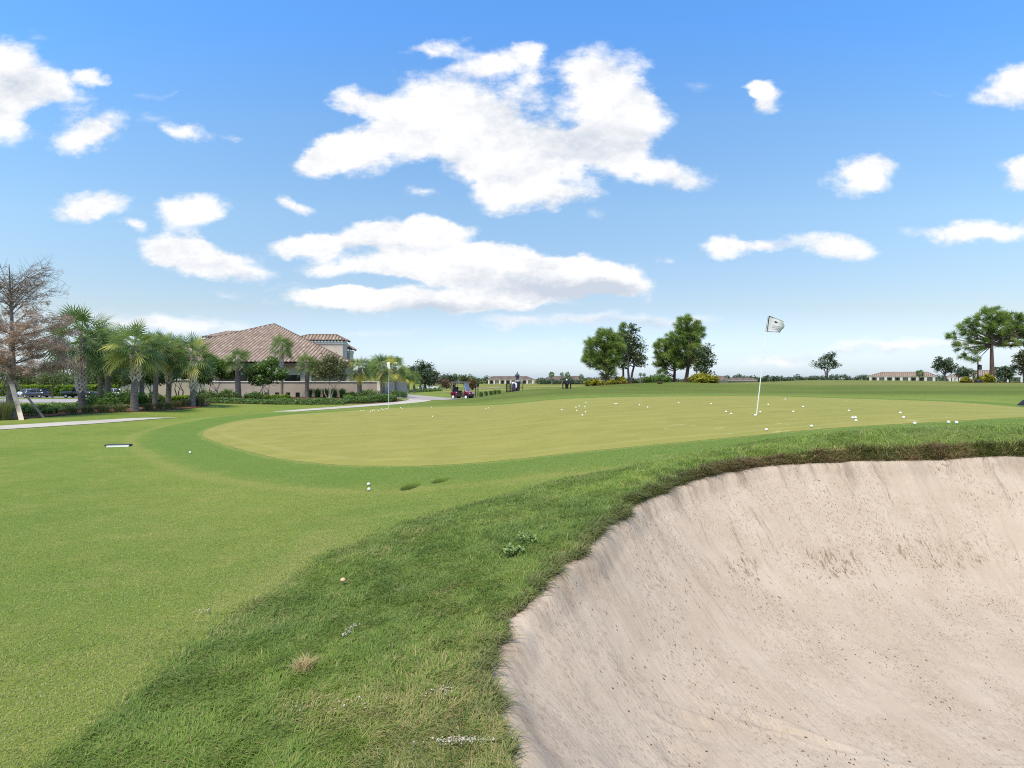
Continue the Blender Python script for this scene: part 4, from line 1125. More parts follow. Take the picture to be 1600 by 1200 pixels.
def palm(px, base_py, top_py, Y, cr_px, kind, boots, label, group, tr=0.19, lean=0.0):
    """crown of width cr_px (pixels at distance Y), top at top_py"""
    x = PX(px, Y); zb = hz(x, Y) if base_py is None else hz(x, Y)
    half = cr_px/2*Y/F
    crown_c = PZ(top_py, Y) - half*0.92
    H = crown_c - zb
    o = empty('palm_tree', (x, Y, zb), rng.uniform(0, 6.28) if False else 0)
    tag(o, label, 'palm tree', group)
    mb = MB()
    pts = [(lean*H*(i/8)**2, 0.02*H*math.sin(i*0.8+px), H*i/8) for i in range(9)]
    tr = tr*0.86
    rad = [tr*1.2] + [tr*(1.0-0.12*i/8) for i in range(1, 9)]
    mb.tube(pts, rad, 12, cap=True); mb.build('trunk', m_palmbark, o)
    if boots > 0:
        mb = MB(); nb = int(boots*(H-0.55)/0.115)
        for k in range(nb):
            f = (1 - boots*(k/nb))*(H-0.55)/H; zc = H*f
            cx = lean*H*f*f; cy = 0.02*H*math.sin(f*8*0.8+px)
            for j in range(4):
                a = j*math.pi/2 + (k % 2)*math.pi/4 + k*0.06 + rng.normal(0, .06)
                for sgn in (-1, 1):
                    p0 = Vector((cx+math.cos(a)*tr*0.9, cy+math.sin(a)*tr*0.9, zc-0.13)); a2 = a+sgn*0.62
                    p1 = Vector((cx+math.cos(a2)*tr*1.3, cy+math.sin(a2)*tr*1.3, zc+0.10+rng.uniform(-.03,.05)))
                    p2 = p1 + Vector((math.cos(a2)*0.07, math.sin(a2)*0.07, 0.07))
                    mb.tube([p0, p1, p2], [0.036, 0.030, 0.015], 4, cap=True, smooth=False)
        mb.build('boots', m_boot, o)
    c = link_mesh('crown', CROWNS[kind], None, o)
    s = half/1.42
    c.location = (lean*H, 0.02*H*math.sin(8*0.8+px), H); c.scale = (s, s, s*1.02); c.rotation_euler = (0, 0, rng.uniform(0, 6.28))
    return o

def limb(p0, p1, bend, r0, r1, n=5):
    p0, p1 = Vector(p0), Vector(p1)
    m_ = (p0+p1)*0.5 + Vector((0,0,bend*(p1-p0).length)) + Vector(rng.normal(0, 0.04, 3))*(p1-p0).length
    pts = []
    for i in range(n+1):
        t_ = i/n; pts.append(p0*(1-t_)**2 + m_*2*t_*(1-t_) + p1*t_*t_)
    return pts, [r0+(r1-r0)*(i/n) for i in range(n+1)]

def needle_tufts(C, Dn, n_each, L, w, tint_c, alt_c):
    C = np.asarray(C, float); Dn = np.asarray(Dn, float); m_ = len(C); n_ = m_*n_each
    ci = np.repeat(np.arange(m_), n_each)
    g = rng.normal(size=(n_, 3)); g /= np.linalg.norm(g, axis=1)[:, None]
    d = g + Dn[ci]*0.95; d /= np.linalg.norm(d, axis=1)[:, None]
    P = C[ci] - Dn[ci]*(rng.random(n_)*L*0.7)[:, None]
    LL = L*rng.uniform(0.7, 1.15, n_)
    s = np.cross(d, rng.normal(size=(n_, 3))); s /= np.linalg.norm(s, axis=1)[:, None]+1e-9
    tip = P + d*LL[:, None] - np.array([0,0,1.0])*(LL*0.12)[:, None]
    Vv = np.stack([P+s*w*0.5, P-s*w*0.5, tip - s*w*0.3, tip + s*w*0.3], 1).reshape(-1, 3)
    q = np.arange(n_*4).reshape(-1, 4)
    tint = np.clip(np.asarray(tint_c)[ci]*0.75 + 0.3*rng.random(n_), 0, 1); alt = np.where(rng.random(n_) < np.asarray(alt_c)[ci], 0.8, 0)
    return Vv, q, np.repeat(tint, 4), np.repeat(alt, 4)

def pine(px, base_z, Y, top_py, shape, label, group, trunk_r=0.20, n_tuft=230, first=0.2, L=0.62, lean=0.0, seed=1, needles=44):
    """shape: list of (u, v, ru, rv): lobes of the crown in picture pixels about (px): the lobes are real ellipsoids, as deep as wide"""
    global rng
    keep = rng; rng = np.random.default_rng(seed)
    x = PX(px, Y); zb = hz(x, Y); k = Y/F
    o = empty('pine_tree', (x, Y, zb)); tag(o, label, 'pine tree', group)
    H = PZ(top_py, Y) - zb
    top_p = Vector((lean*H, 0, H*0.93))
    segs = []
    tp_, tr_ = limb((0,0,-0.1), top_p, 0.0, trunk_r, 0.04, 10); tr_[0] = trunk_r*1.25
    segs.append((tp_, tr_))
    C, Dn, T, Al = [], [], [], []
    vol = [ru*rv*rv for (_, _, ru, rv) in shape]; tot = sum(vol)
    for (cx, cy, ru, rv), vl in zip(shape, vol):
        cc = Vector(((cx-px)*k, 0, PZ(cy, Y)-zb)); rx, rz = ru*k, rv*k
        n_ = max(6, int(n_tuft*(vl/tot)**0.75*0.98))
        for i in range(n_):
            g = Vector(rng.normal(0, 1, 3)); g.normalize()
            f = (0.35 + 0.65*rng.random())**0.6
            p = cc + Vector((g.x*rx, g.y*rx*0.9, g.z*rz))*f
            dn = (p - Vector((top_p.x*0.5, 0, p.z - 0.35*rz - 0.3))).normalized(); dn.z = abs(dn.z)*0.5+0.3; dn.normalize()
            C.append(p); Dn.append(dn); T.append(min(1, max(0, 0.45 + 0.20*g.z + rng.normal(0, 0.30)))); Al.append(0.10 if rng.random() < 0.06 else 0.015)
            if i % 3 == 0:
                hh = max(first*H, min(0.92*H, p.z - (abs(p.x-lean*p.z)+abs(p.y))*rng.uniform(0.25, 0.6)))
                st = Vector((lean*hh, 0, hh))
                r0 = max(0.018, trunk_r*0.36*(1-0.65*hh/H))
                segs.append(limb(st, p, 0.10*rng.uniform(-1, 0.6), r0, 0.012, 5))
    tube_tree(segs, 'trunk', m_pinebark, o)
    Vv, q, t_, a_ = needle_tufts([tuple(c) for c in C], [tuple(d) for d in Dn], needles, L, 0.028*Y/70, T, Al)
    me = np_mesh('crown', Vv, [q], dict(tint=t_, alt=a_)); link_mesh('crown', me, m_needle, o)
    rng = keep
    return o

def broadleaf(name, px, Y, shape, label, cat, group, mat, barkm, trunk_r, stems=1, n_clump=90, leaf=0.16, per=34, clump_r=0.42, first=0.18, alt_p=0.0, seed=1, base_dz=0.0, spreadx=0.0, flowers=0.0, depth=0.9):
    global rng
    keep = rng; rng = np.random.default_rng(seed)
    x = PX(px, Y); zb = hz(x, Y) + base_dz; k = Y/F
    o = empty(name, (x, Y, zb)); tag(o, label, cat, group)
    segs = []; C = []; T = []; tips = []
    vol = [ru*rv for (_, _, ru, rv) in shape]; tot = sum(vol)
    zmax = max(PZ(cy-rv, Y) for (_, cy, _, rv) in shape) - zb
    forks = []
    for s_ in range(stems):
        a = 2*math.pi*s_/stems + rng.uniform(0, 1)
        rr_ = 0.0 if stems == 1 else 0.10*zmax
        tpz = zmax*(first + 0.12*rng.random())
        e = Vector((math.cos(a)*rr_, math.sin(a)*rr_, max(0.3, tpz)))
        b0_ = Vector((math.cos(a)*rr_*0.25, math.sin(a)*rr_*0.25, -0.08))
        pts, rad = limb(b0_, e, 0.02, trunk_r, trunk_r*0.72, 5); rad[0] *= 1.2
        segs.append((pts, rad)); forks.append((e, trunk_r*0.72))
    for li, ((cx, cy, ru, rv), vl) in enumerate(zip(shape, vol)):
        cc = Vector(((cx-px)*k, 0, PZ(cy, Y)-zb)); rx, rz = ru*k, rv*k
        f0, fr_ = forks[li % len(forks)]
        knot = f0 + (cc-f0)*0.6; knot.y += rng.normal(0, 0.15*rx)
        segs.append(limb(f0, knot, 0.05, fr_*0.7, fr_*0.34, 5))
        n_ = max(6, int(n_clump*vl/tot))
        for i in range(n_):
            g = Vector(rng.normal(0, 1, 3)); g.normalize()
            f = (0.2+0.8*rng.random())**0.5
            p = cc + Vector((g.x*rx, g.y*rx*depth, g.z*rz))*f
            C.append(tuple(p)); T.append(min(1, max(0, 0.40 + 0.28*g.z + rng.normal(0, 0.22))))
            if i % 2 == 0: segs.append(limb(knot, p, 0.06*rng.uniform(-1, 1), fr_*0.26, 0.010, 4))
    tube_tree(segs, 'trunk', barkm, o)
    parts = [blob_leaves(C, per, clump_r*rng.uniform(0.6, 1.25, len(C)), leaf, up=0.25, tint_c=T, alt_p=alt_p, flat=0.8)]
    leaves_obj('crown', parts, mat, o)
    if flowers > 0:
        idx_ = [i for i in range(len(C)) if rng.random() < flowers]
        fc = [(C[i][0], C[i][1]-0.25*clump_r, C[i][2]+clump_r*0.6) for i in idx_]
        if fc: leaves_obj('blossoms', [blob_leaves(fc, 26, clump_r*0.42, leaf*0.6, up=0.2, tint_c=[1]*len(fc), alt_p=1.0)], m_green_l, o)
    rng = keep
    return o

def shrub(name, px, Y, w_px, h_px, label, cat, group, mat, leaf=0.09, n=None, alt_p=0.0, dy=None, seed=None, flat=1.0, lift=0.0):
    """a mounded shrub of leafy clumps: width and height in picture pixels at Y"""
    global rng
    keep = rng; rng = np.random.default_rng(int(px*7+Y*13) if seed is None else seed)
    x = PX(px, Y); zb = hz(x, Y); k = Y/F; w, h = w_px*k, h_px*k; d_ = (w*0.8 if dy is None else dy)
    n = n or int(26 + 30*min(6, w/h))
    C, T = [], []
    for i in range(n):
        u, v = rng.uniform(-1, 1), rng.uniform(-1, 1)
        r2 = math.sqrt(u*u+v*v)
        if r2 > 1: u, v = u/r2*0.97, v/r2*0.97
        hh = h*math.sqrt(max(0.08, 1-0.85*(u*u+v*v)*0.9))*rng.uniform(0.80, 1.0)
        zz = hh*rng.random()**0.45*0.9 + lift
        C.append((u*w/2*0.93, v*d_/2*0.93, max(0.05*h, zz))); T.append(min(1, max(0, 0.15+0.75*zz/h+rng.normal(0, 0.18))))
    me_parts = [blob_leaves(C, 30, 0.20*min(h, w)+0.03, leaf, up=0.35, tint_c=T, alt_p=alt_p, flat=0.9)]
    o = leaves_obj(name, me_parts, mat)
    o.location = (x, Y, zb)
    tag(o, label, cat, group)
    rng = keep
    return o
def tuft(px, Y, w_px, h_px, label, group, mat, name='fountain_grass', cat='ornamental grass', alt=0.25, n=420, arch=0.9, width=0.010):
    x = PX(px, Y); zb = hz(x, Y); k = Y/F; w, h = w_px*k, h_px*k
    r = np.abs(rng.normal(0, 0.12*w, n)); th = rng.uniform(0, 2*math.pi, n)
    X, Yy = np.cos(th)*r, np.sin(th)*r
    L = h*rng.uniform(0.7, 1.15, n); lean = rng.uniform(0.1, 1.0, n)*arch*(w/2)/h
    out_ = blades(name, X, Yy, np.zeros(n), L, np.full(n, width*k*F/30*1.4), lean, rng.random(n), np.where(rng.random(n) < alt, rng.uniform(0.5, 1, n), 0), mat, th)
    out_.location = (x, Y, zb)
    tag(out_, label, cat, group)
    return out_

# ---- palms
LP = 'cabbage palms in the left planting bed'
palm(128, None, 475, 30.0, 112, 0, 0.72, 'tallest dark green palm with a criss-cross booted trunk beside the brown leafed tree', LP, 0.20)
palm(156, None, 512, 35.0, 84, 0, 0.0, 'dark palm with a bare pale trunk behind and just right of the tallest palm', LP, 0.18)
palm(168, None, 510, 33.5, 80, 0, 0.35, 'dark palm with a ragged brown upper trunk between the tallest palm and the yellowing one', LP, 0.19)
palm(211, None, 498, 28.0, 92, 1, 0.45, 'yellowing palm whose trunk is booted above and bare below, at the front of the bed', LP, 0.20, 0.0)
palm(243, None, 512, 31.0, 74, 1, 0.0, 'yellowing palm with a smooth pole-like trunk behind the front palm', LP, 0.15)
palm(263, None, 516, 33.0, 72, 0, 0.5, 'dark green palm with dead boots under its crown right of the smooth trunked palm', LP, 0.17)
palm(301, None, 520, 32.0, 76, 2, 0.62, 'bright green palm with a booted trunk at the right end of the left bed', LP, 0.18)
palm(222, None, 540, 37.5, 60, 0, 0.2, 'short dark palm mostly hidden behind the front yellowing palm', LP, 0.17)
CP = 'palms in front of the clubhouse wall'
palm(372, None, 540, 42.5, 48, 2, 0.12, 'palm with one yellow frond standing before the left half of the clubhouse roof', CP, 0.24)
palm(440, None, 520, 47.0, 44, 2, 0.6, 'slender tall palm with a pale booted trunk standing before the middle of the clubhouse', CP, 0.13)
palm(480, None, 549, 47.0, 43, 2, 0.08, 'short round headed palm right of the dark clubhouse opening', CP, 0.19)
palm(562, None, 553, 46.0, 46, 3, 0.1, 'palm with drooping yellow lower fronds before the right part of the perimeter wall', CP, 0.22)
palm(598, None, 547, 44.0, 54, 3, 0.0, 'yellow fronded palm with a thick trunk beside the far flagstick', CP, 0.22)
palm(585, None, 556, 54.0, 44, 3, 0.0, 'yellow fronded palm behind the end of the perimeter wall', CP, 0.2)
AV = 'row of palms along the cart road'
palm(617, None, 552, 56.0, 46, 3, 0.2, 'large yellow green palm first in the row right of the far flagstick', AV, 0.22)
palm(630, None, 570, 70.0, 32, 3, 0.0, 'palm second in the row along the cart road, by the pale road edge', AV, 0.2)
palm(638, None, 575, 77.0, 26, 3, 0.0, 'small palm third in the row along the cart road', AV, 0.2)
palm(647, None, 577, 82.0, 26, 3, 0.0, 'small palm last in the row, touching the dark oak', AV, 0.2)
FP = 'distant palms by the far houses'
for px, top, Y, cr, lab in ((711, 583, 150, 9, 'distant palm above the red golf cart'), (692, 586, 160, 8, 'distant palm left of the red golf cart, lower of the two there'), (862, 580, 240, 10, 'distant round palm left of the pair of palms behind the table stand'), (878, 581, 245, 7, 'distant thin palm in the middle of the three behind the table stand'),
                         (887, 580.5, 240, 10, 'distant palm directly above the table stand'), (908, 584, 240, 10, 'distant palm between the table stand and the left yellow bush'), (1000.5, 582, 250, 6, 'distant tiny palm between the pine groups, left of a pair'), (1006.5, 582.5, 250, 6, 'distant tiny palm between the pine groups, right of a pair'), (1437, 577, 200, 13, 'distant palm before the end of the long low house at right')):
    palm(px, None, top, Y, cr, 0, 0.0, lab, FP, 0.22)

# ---- brown bald cypress with its braces
def cypress():
    global rng
    keep = rng; rng = np.random.default_rng(5)
    px, Y = 18, 22.8; x = PX(px, Y); zb = hz(x, Y); k = Y/F
    o = empty('bald_cypress', (x, Y, zb)); tag(o, 'half bare tree with brown feathery leaves and a thick dark trunk at the left edge', 'tree')
    H = PZ(392, Y)-zb
    segs = [([(0,0,-0.1), (0,0,0.5), (0.01,0,1.2), (0.02,0,2.4), (0.0,0,4.2), (-0.1,0,H*0.92)], [0.24, 0.20, 0.165, 0.11, 0.055, 0.012])]
    C = []; T = []
    for i in range(92):
        z0 = rng.uniform(1.45, H*0.80); f = z0/H
        az = rng.uniform(0, 2*math.pi); ln = (2.40 if f < 0.62 else 1.85)*rng.uniform(0.6, 1.0)*(1.0-0.25*max(0, f-0.6))
        el = R(rng.uniform(0, 30) if f < 0.55 else rng.uniform(22, 58))
        d = Vector((math.cos(az)*math.cos(el), math.sin(az)*math.cos(el), math.sin(el)))
        p0 = Vector((0, 0, z0)); p1 = p0 + d*ln + Vector((0,0,rng.uniform(-0.1,0.35)))
        pts, rad = limb(p0, p1, 0.04, 0.022*(1.1-f)+0.005, 0.004, 6); segs.append((pts, rad))
        for j in range(7):
            tt = rng.uniform(0.22, 1.0); q0 = Vector(pts[int(tt*6)]); a2 = az+rng.normal(0, 0.8); l2 = ln*rng.uniform(0.18, 0.45)
            q1 = q0 + Vector((math.cos(a2)*l2, math.sin(a2)*l2, l2*rng.uniform(-0.2, 0.55)))
            pp, rr2 = limb(q0, q1, 0.05, 0.009, 0.0035, 3); segs.append((pp, rr2))
            for e in (0.35, 0.55, 0.75, 1.0):
                q = q0 + (q1-q0)*e
                if f < 0.60 or rng.random() < 0.05: C.append(tuple(q)); T.append(rng.random())
                for s_ in range(1):
                    q2 = q + Vector(rng.normal(0, 0.22, 3)) + Vector((0,0,0.08))
                    segs.append(([q, q2], [0.0045, 0.002]))
    tube_tree(segs, 'trunk', bark('cypress bark', (0.105,0.080,0.064), (0.27,0.225,0.19), 7, 0.3), o)
    # feathery twigs: narrow drooping leaves
    leaves_obj('crown', [blob_leaves(C, 17, 0.19, 0.12, up=0.0, tint_c=T, alt_p=0.12, flat=0.7, aspect=0.16)], m_brown, o)
    rng = keep
cypress()
m_lumber = bark('pale lumber', (0.50,0.40,0.27), (0.64,0.54,0.39), 3, 0.3)
m_oldpole = bark('grey wooden stake', (0.22,0.17,0.14), (0.36,0.29,0.24), 3, 0.3)
def brace(pa, Ya, pb, Yb, w, mat, label, base=None):
    a = Vector((PX(pa[0], Ya), Ya, PZ(pa[1], Ya))); xb = PX(pb[0], Yb); b_ = Vector((xb, Yb, hz(xb, Yb)-0.03))
    o = empty('tree_brace', b_); tag(o, label, 'tree brace', 'timber braces of the brown tree')
    d = (a-b_); L = d.length; M = d.to_track_quat('Z', 'Y').to_matrix().to_4x4()
    mb = MB(); mb.box((0,0,0), (w[0], w[1], L), bev=0.006); me = mb.mesh('plank')
    me.transform(M @ Matrix.Translation((0,0,L/2))); link_mesh('plank', me, mat, o)
    mb = MB(); mb.box((0,0,0), (w[0]*1.25, w[1]*1.6, 0.06)); me = mb.mesh('strap'); me.transform(M @ Matrix.Translation((0,0,L-0.10))); link_mesh('strap', me, m_oldpole, o)
brace((17.5,597), 22.55, (34,655), 21.3, (0.15,0.045), m_lumber, 'wide pale timber brace leaning on the brown tree trunk')
brace((22,594), 22.7, (69,651), 22.6, (0.06,0.06), m_oldpole, 'thin grey timber brace running from the brown tree down to the right')
brace((13,590), 22.8, (-22,652), 22.4, (0.06,0.06), m_oldpole, 'thin grey timber brace leaving the photo on the left of the brown tree')

# ---- pines on the mound
PG = 'pines and magnolias on the mulched mound'
pine(949, None, 65.0, 513, [(930,545,20,21),(944,528,18,14),(957,548,20,22),(922,562,15,13),(943,566,22,13),(964,540,12,18),(950,583,14,9),(938,518,8,6),(956,520,9,7)], 'round dense green pine at the left end of the mound', PG, 0.27, 260, 0.14, 0.50, 0.0, 11, 62)
pine(974, None, 70.0, 503, [(974,514,8,10),(968,527,11,11),(977,532,11,14),(966,546,12,10),(980,555,10,12)], 'slim pine with a pointed top between the round pine and the dark magnolia', PG, 0.15, 90, 0.25, 0.48, 0.0, 12, 62)
pine(1071, None, 70.0, 490, [(1066,507,14,14),(1060,528,20,17),(1082,526,14,19),(1075,550,26,17),(1052,552,14,12),(1089,510,8,9),(1074,497,7,7),(1097,520,6,9),(1090,560,14,12),(1063,568,16,8)], 'tallest pine on the mound with a narrow ragged top', PG, 0.24, 260, 0.24, 0.50, 0.0, 13, 62)
pine(1053, None, 72.0, 520, [(1034,543,12,17),(1045,560,18,14),(1028,562,8,11),(1055,538,13,13),(1036,578,9,7),(1064,566,12,10)], 'lower spreading pine with bare bottom limbs left of the tallest pine', PG, 0.20, 150, 0.10, 0.50, 0.0, 14, 60)
pine(1551, None, 72.0, 479, [(1549,492,17,11),(1521,503,12,10),(1536,513,20,12),(1561,513,20,13),(1581,497,14,13),(1592,517,16,12),(1510,521,9,8),(1486,524,8,8),(1499,541,12,7),(1521,546,13,6),(1575,535,22,7),(1604,510,18,18),(1612,536,16,10),(1527,531,14,8),(1501,512,6,7),(1508,557,9,5),(1526,561,8,4),(1548,483,12,6),(1566,496,14,10)], 'large spreading pine with an open umbrella crown at the right edge', None, 0.30, 225, 0.50, 0.56, 0.0, 15, 62)
broadleaf('magnolia_tree', 985, 68.5, [(985,528,14,17),(979,545,15,14),(996,545,12,15),(990,563,17,14),(972,565,14,12),(988,512,10,8),(1002,565,9,10)], 'dark bronze leaved magnolia in the middle of the left tree group', 'magnolia', PG, m_dark, m_bark, 0.16, 2, 150, 0.26, 26, 0.55, 0.2, 0.10, 21)
broadleaf('magnolia_tree', 1098, 67.5, [(1098,556,13,14),(1106,563,10,12),(1092,572,11,11),(1103,580,11,7),(1108,545,6,8)], 'dark bronze leaved magnolia at the right end of the mound behind the yellow bush', 'magnolia', PG, m_dark, m_bark, 0.14, 2, 95, 0.26, 24, 0.5, 0.1, 0.14, 22)
# ---- other trees
broadleaf('oak_tree', 1291, 105.0, [(1280,569,9,6),(1287,563,7,7),(1296,560,8,8),(1303,569,9,6),(1292,573,13,5),(1299,554,5,4)], 'small lone oak with a forked trunk on the grass ridge', 'oak', None, m_oak, m_bark, 0.16, 2, 75, 0.30, 22, 0.62, 0.14, 0.05, 23)
broadleaf('oak_tree', 1476, 96.0, [(1467,566,8,8),(1478,572,11,9),(1489,576,10,7),(1463,574,6,6),(1482,564,5,6)], 'dark oak on the ridge right of the long low house', 'oak', None, m_oak, m_bark, 0.2, 1, 85, 0.30, 24, 0.62, 0.2, 0.05, 24)
broadleaf('oak_tree', 1508, 104.0, [(1503,582,10,6),(1514,583,10,6),(1508,577,7,5)], 'low dark bushy oak behind the black lantern post', 'oak', None, m_oak, m_bark, 0.15, 2, 60, 0.30, 24, 0.62, 0.05, 0.05, 25)
broadleaf('oak_tree', 1571, 84.0, [(1566,580,9,8),(1576,577,9,9),(1571,586,13,6)], 'low dark tree just right of the large spreading pine trunk', 'oak', None, m_oak, m_bark, 0.12, 2, 70, 0.26, 26, 0.5, 0.04, 0.05, 26)
broadleaf('magnolia_tree', 1600, 76.0, [(1594,560,10,10),(1606,555,12,12),(1602,574,14,11)], 'reddish dark tree cut off by the right edge of the photo', 'magnolia', None, m_dark, m_bark, 0.16, 1, 90, 0.28, 24, 0.55, 0.1, 0.35, 27)
broadleaf('oak_tree', 661, 95.0, [(658,585,20,14),(673,590,13,11),(648,579,11,10),(668,574,10,8),(657,570,8,6),(680,582,7,8)], 'large dark oak beyond the row of palms on the cart road', 'oak', None, m_oak, m_bark, 0.25, 2, 170, 0.28, 28, 0.75, 0.1, 0.03, 28)
broadleaf('crape_myrtle', 335, 43.0, [(322,577,18,13),(345,575,20,13),(335,566,15,10),(358,582,12,9),(315,588,12,8)], 'green crape myrtle with a few white blooms at the left end of the clubhouse wall', 'crape myrtle', 'crape myrtles before the clubhouse', m_green_l, m_pale_bark, 0.05, 4, 250, 0.15, 34, 0.36, 0.1, 0.0, 31, flowers=0.07)
broadleaf('crape_myrtle', 413, 43.5, [(398,582,15,13),(418,574,16,11),(432,583,17,11),(410,593,18,8),(424,565,10,6)], 'dark green crape myrtle dotted with white blooms before the clubhouse front', 'crape myrtle', 'crape myrtles before the clubhouse', m_green_l, m_pale_bark, 0.05, 4, 270, 0.15, 34, 0.36, 0.1, 0.0, 32, flowers=0.10)
broadleaf('crape_myrtle', 514, 46.5, [(505,572,15,13),(525,570,15,13),(514,560,13,8),(498,588,10,7),(532,585,10,9),(515,583,13,8)], 'airy olive crape myrtle covering the right hip of the clubhouse roof', 'crape myrtle', 'crape myrtles before the clubhouse', m_airy, m_pale_bark, 0.045, 4, 210, 0.13, 26, 0.36, 0.12, 0.12, 33)
broadleaf('broadleaf_tree', 228, 39.0, [(222,580,18,14),(242,588,16,12),(205,590,14,10),(232,570,12,10)], 'dark tree with a slim bent trunk behind the palms of the left bed', 'tree', None, m_midtree, m_bark, 0.06, 3, 230, 0.15, 32, 0.38, 0.15, 0.03, 34)
broadleaf('broadleaf_tree', 279, 40.5, [(270,578,16,12),(290,582,15,10),(281,570,12,8),(262,590,10,7)], 'dark tree with thin bare lower branches between the palms and the wall end', 'tree', None, m_midtree, m_bark, 0.05, 3, 200, 0.15, 32, 0.36, 0.2, 0.03, 35)
broadleaf('broadleaf_tree', 182, 41.0, [(172,583,17,13),(193,590,16,13),(160,592,12,9),(183,573,13,10)], 'dark leafy tree behind the two bare palm trunks', 'tree', None, m_midtree, m_bark, 0.06, 3, 230, 0.15, 32, 0.38, 0.12, 0.03, 37)
broadleaf('broadleaf_tree', 312, 42.0, [(306,582,12,11),(318,590,12,10),(310,572,9,8)], 'dark leafy tree behind the right tip of the left bed', 'tree', None, m_midtree, m_bark, 0.05, 3, 150, 0.15, 32, 0.36, 0.12, 0.03, 38)
broadleaf('broadleaf_tree', 82, 98.0, [(70,594,16,8),(94,594,16,8),(82,586,16,8)], 'small olive tree on the verge of the car park beside the hatchback', 'tree', None, m_airy, m_bark, 0.14, 1, 110, 0.26, 30, 0.75, 0.3, 0.05, 36)
BT = 'trees beyond the car park'
for i, (px, Y, top, w, lab) in enumerate(((-6, 124, 570, 30, 'tree beyond the car park cut off by the left photo edge behind the brown tree'), (36, 121, 574, 26, 'tree beyond the car park seen just right of the brown tree trunk'), (72, 127, 566, 30, 'tree beyond the car park above the hatchback'), (108, 122, 574, 26, 'tree beyond the car park left of the tallest palm trunk'),
      (143, 128, 570, 28, 'tree beyond the car park behind the black pickup'), (178, 123, 572, 28, 'tree beyond the car park between the booted palm trunks'), (214, 128, 568, 30, 'tree beyond the car park behind the front yellowing palm'), (252, 124, 574, 28, 'tree beyond the car park behind the smooth palm trunk'), (290, 127, 576, 26, 'tree beyond the car park above the left end of the wall'))):
    bt = 604
    broadleaf('broadleaf_tree', px, Y, [(px-w*0.4, (top+bt)/2+2, w*0.5, (bt-top)*0.36), (px+w*0.4, (top+bt)/2+4, w*0.5, (bt-top)*0.36), (px, top+11, w*0.5, 11), (px, bt-8, w*0.7, 8)], lab, 'tree', BT, m_midtree if i % 3 else m_airy, m_bark, 0.18, 1, 110, 0.34, 26, 0.95, 0.15, 0.05, 40+i)
broadleaf('broadleaf_tree', 700, 150, [(700,590,9,6),(708,593,8,5),(694,593,8,5)], 'distant dark tree left above the red golf cart', 'tree', None, m_oak, m_bark, 0.2, 1, 60, 0.4, 22, 0.8, 0.1, 0.05, 60)
broadleaf('broadleaf_tree', 688, 135, [(682,597,8,6),(694,599,9,6),(702,601,8,5)], 'rusty brown bush tree between the white and the red golf carts', 'tree', None, leaf_mat('rusty leaves', (0.07,0.05,0.03), (0.19,0.13,0.075), (0.22,0.10,0.06), 0.2), m_bark, 0.15, 2, 60, 0.36, 24, 0.8, 0.05, 0.25, 61)
broadleaf('broadleaf_tree', 738, 88, [(737,598,6,5),(741,602,5,4),(735,603,5,4)], 'rust coloured bushy tree behind the black posts', 'tree', None, leaf_mat('russet leaves', (0.10,0.055,0.022), (0.24,0.14,0.05), (0.10,0.12,0.04), 0.2), m_bark, 0.10, 2, 60, 0.22, 26, 0.5, 0.05, 0.2, 62)
broadleaf('broadleaf_tree', 727, 160, [(724,594,7,5),(733,595,8,5)], 'distant olive tree behind the red golf cart roof', 'tree', None, m_midtree, m_bark, 0.2, 1, 60, 0.4, 22, 0.9, 0.1, 0.05, 63)

# ---- shrubs and grasses
S1 = 'low shrubs at the front of the left bed'
for px, Y, w, h, lab in ((40, 24.0, 34, 20, 'low green shrub with reddish tips right beside the wide timber brace'), (72, 25.3, 34, 17, 'low green shrub where the thin timber brace meets the ground'), (100, 26.5, 34, 16, 'low green shrub left of the tallest palm foot'), (50, 27.5, 40, 17, 'low shrub in the second row behind the timber braces'), (92, 29, 44, 15, 'low shrub in the second row left of the tallest palm')):
    shrub('shrub', px, Y, w, h, lab, 'shrub', S1, m_cover, 0.075, alt_p=0.08)
S2 = 'tall leafy shrubs among the left palms'
for px, Y, w, h, lab in ((150, 31.5, 36, 27, 'leafy shrub right of the tallest palm trunk'), (177, 30, 44, 34, 'largest leafy shrub between the tallest and the front palm'), (198, 33, 36, 30, 'leafy shrub touching the front palm trunk on its left'), (232, 32.5, 38, 27, 'leafy shrub just right of the front palm trunk'), (160, 36, 50, 30, 'leafy shrub hidden deeper behind the tallest palm'), (252, 37, 44, 16, 'low leafy shrub at the foot of the smooth palm trunk'), (122, 33, 30, 12, 'small leafy shrub left behind the tallest palm foot')):
    shrub('leafy_shrub', px, Y, w, h, lab, 'shrub', S2, m_green_l, 0.12)
TG = 'fountain grass along the front of the left bed'
tuft(6, 21.4, 46, 34, 'largest fountain grass clump at the left photo edge below the brown tree', TG, m_fount, n=900)
for px, Y, w, h, lab in ((112, 25.0, 34, 13, 'fountain grass clump below the tallest palm, first from its left'), (137, 25.6, 36, 14, 'fountain grass clump just right of the tallest palm foot'), (162, 26.0, 36, 14, 'fountain grass clump below the largest leafy shrub'), (187, 26.6, 34, 15, 'fountain grass clump left of the front palm foot'),
      (232, 28.6, 26, 13, 'fountain grass clump just right of the front palm foot'), (250, 29.6, 22, 13, 'fountain grass clump below the smooth palm trunk'), (263, 30.3, 20, 11, 'fountain grass clump third right of the front palm'), (275, 31.0, 20, 12, 'fountain grass clump fourth right of the front palm'), (290, 31.6, 20, 13, 'fountain grass clump left of the last booted palm foot'), (312, 32.4, 24, 17, 'reddish fountain grass clump at the right tip of the left bed')):
    tuft(px, Y, w, h, lab, TG, m_fount, alt=0.5 if px > 225 else 0.3, n=520)
S3 = 'rounded shrubs before the clubhouse wall'
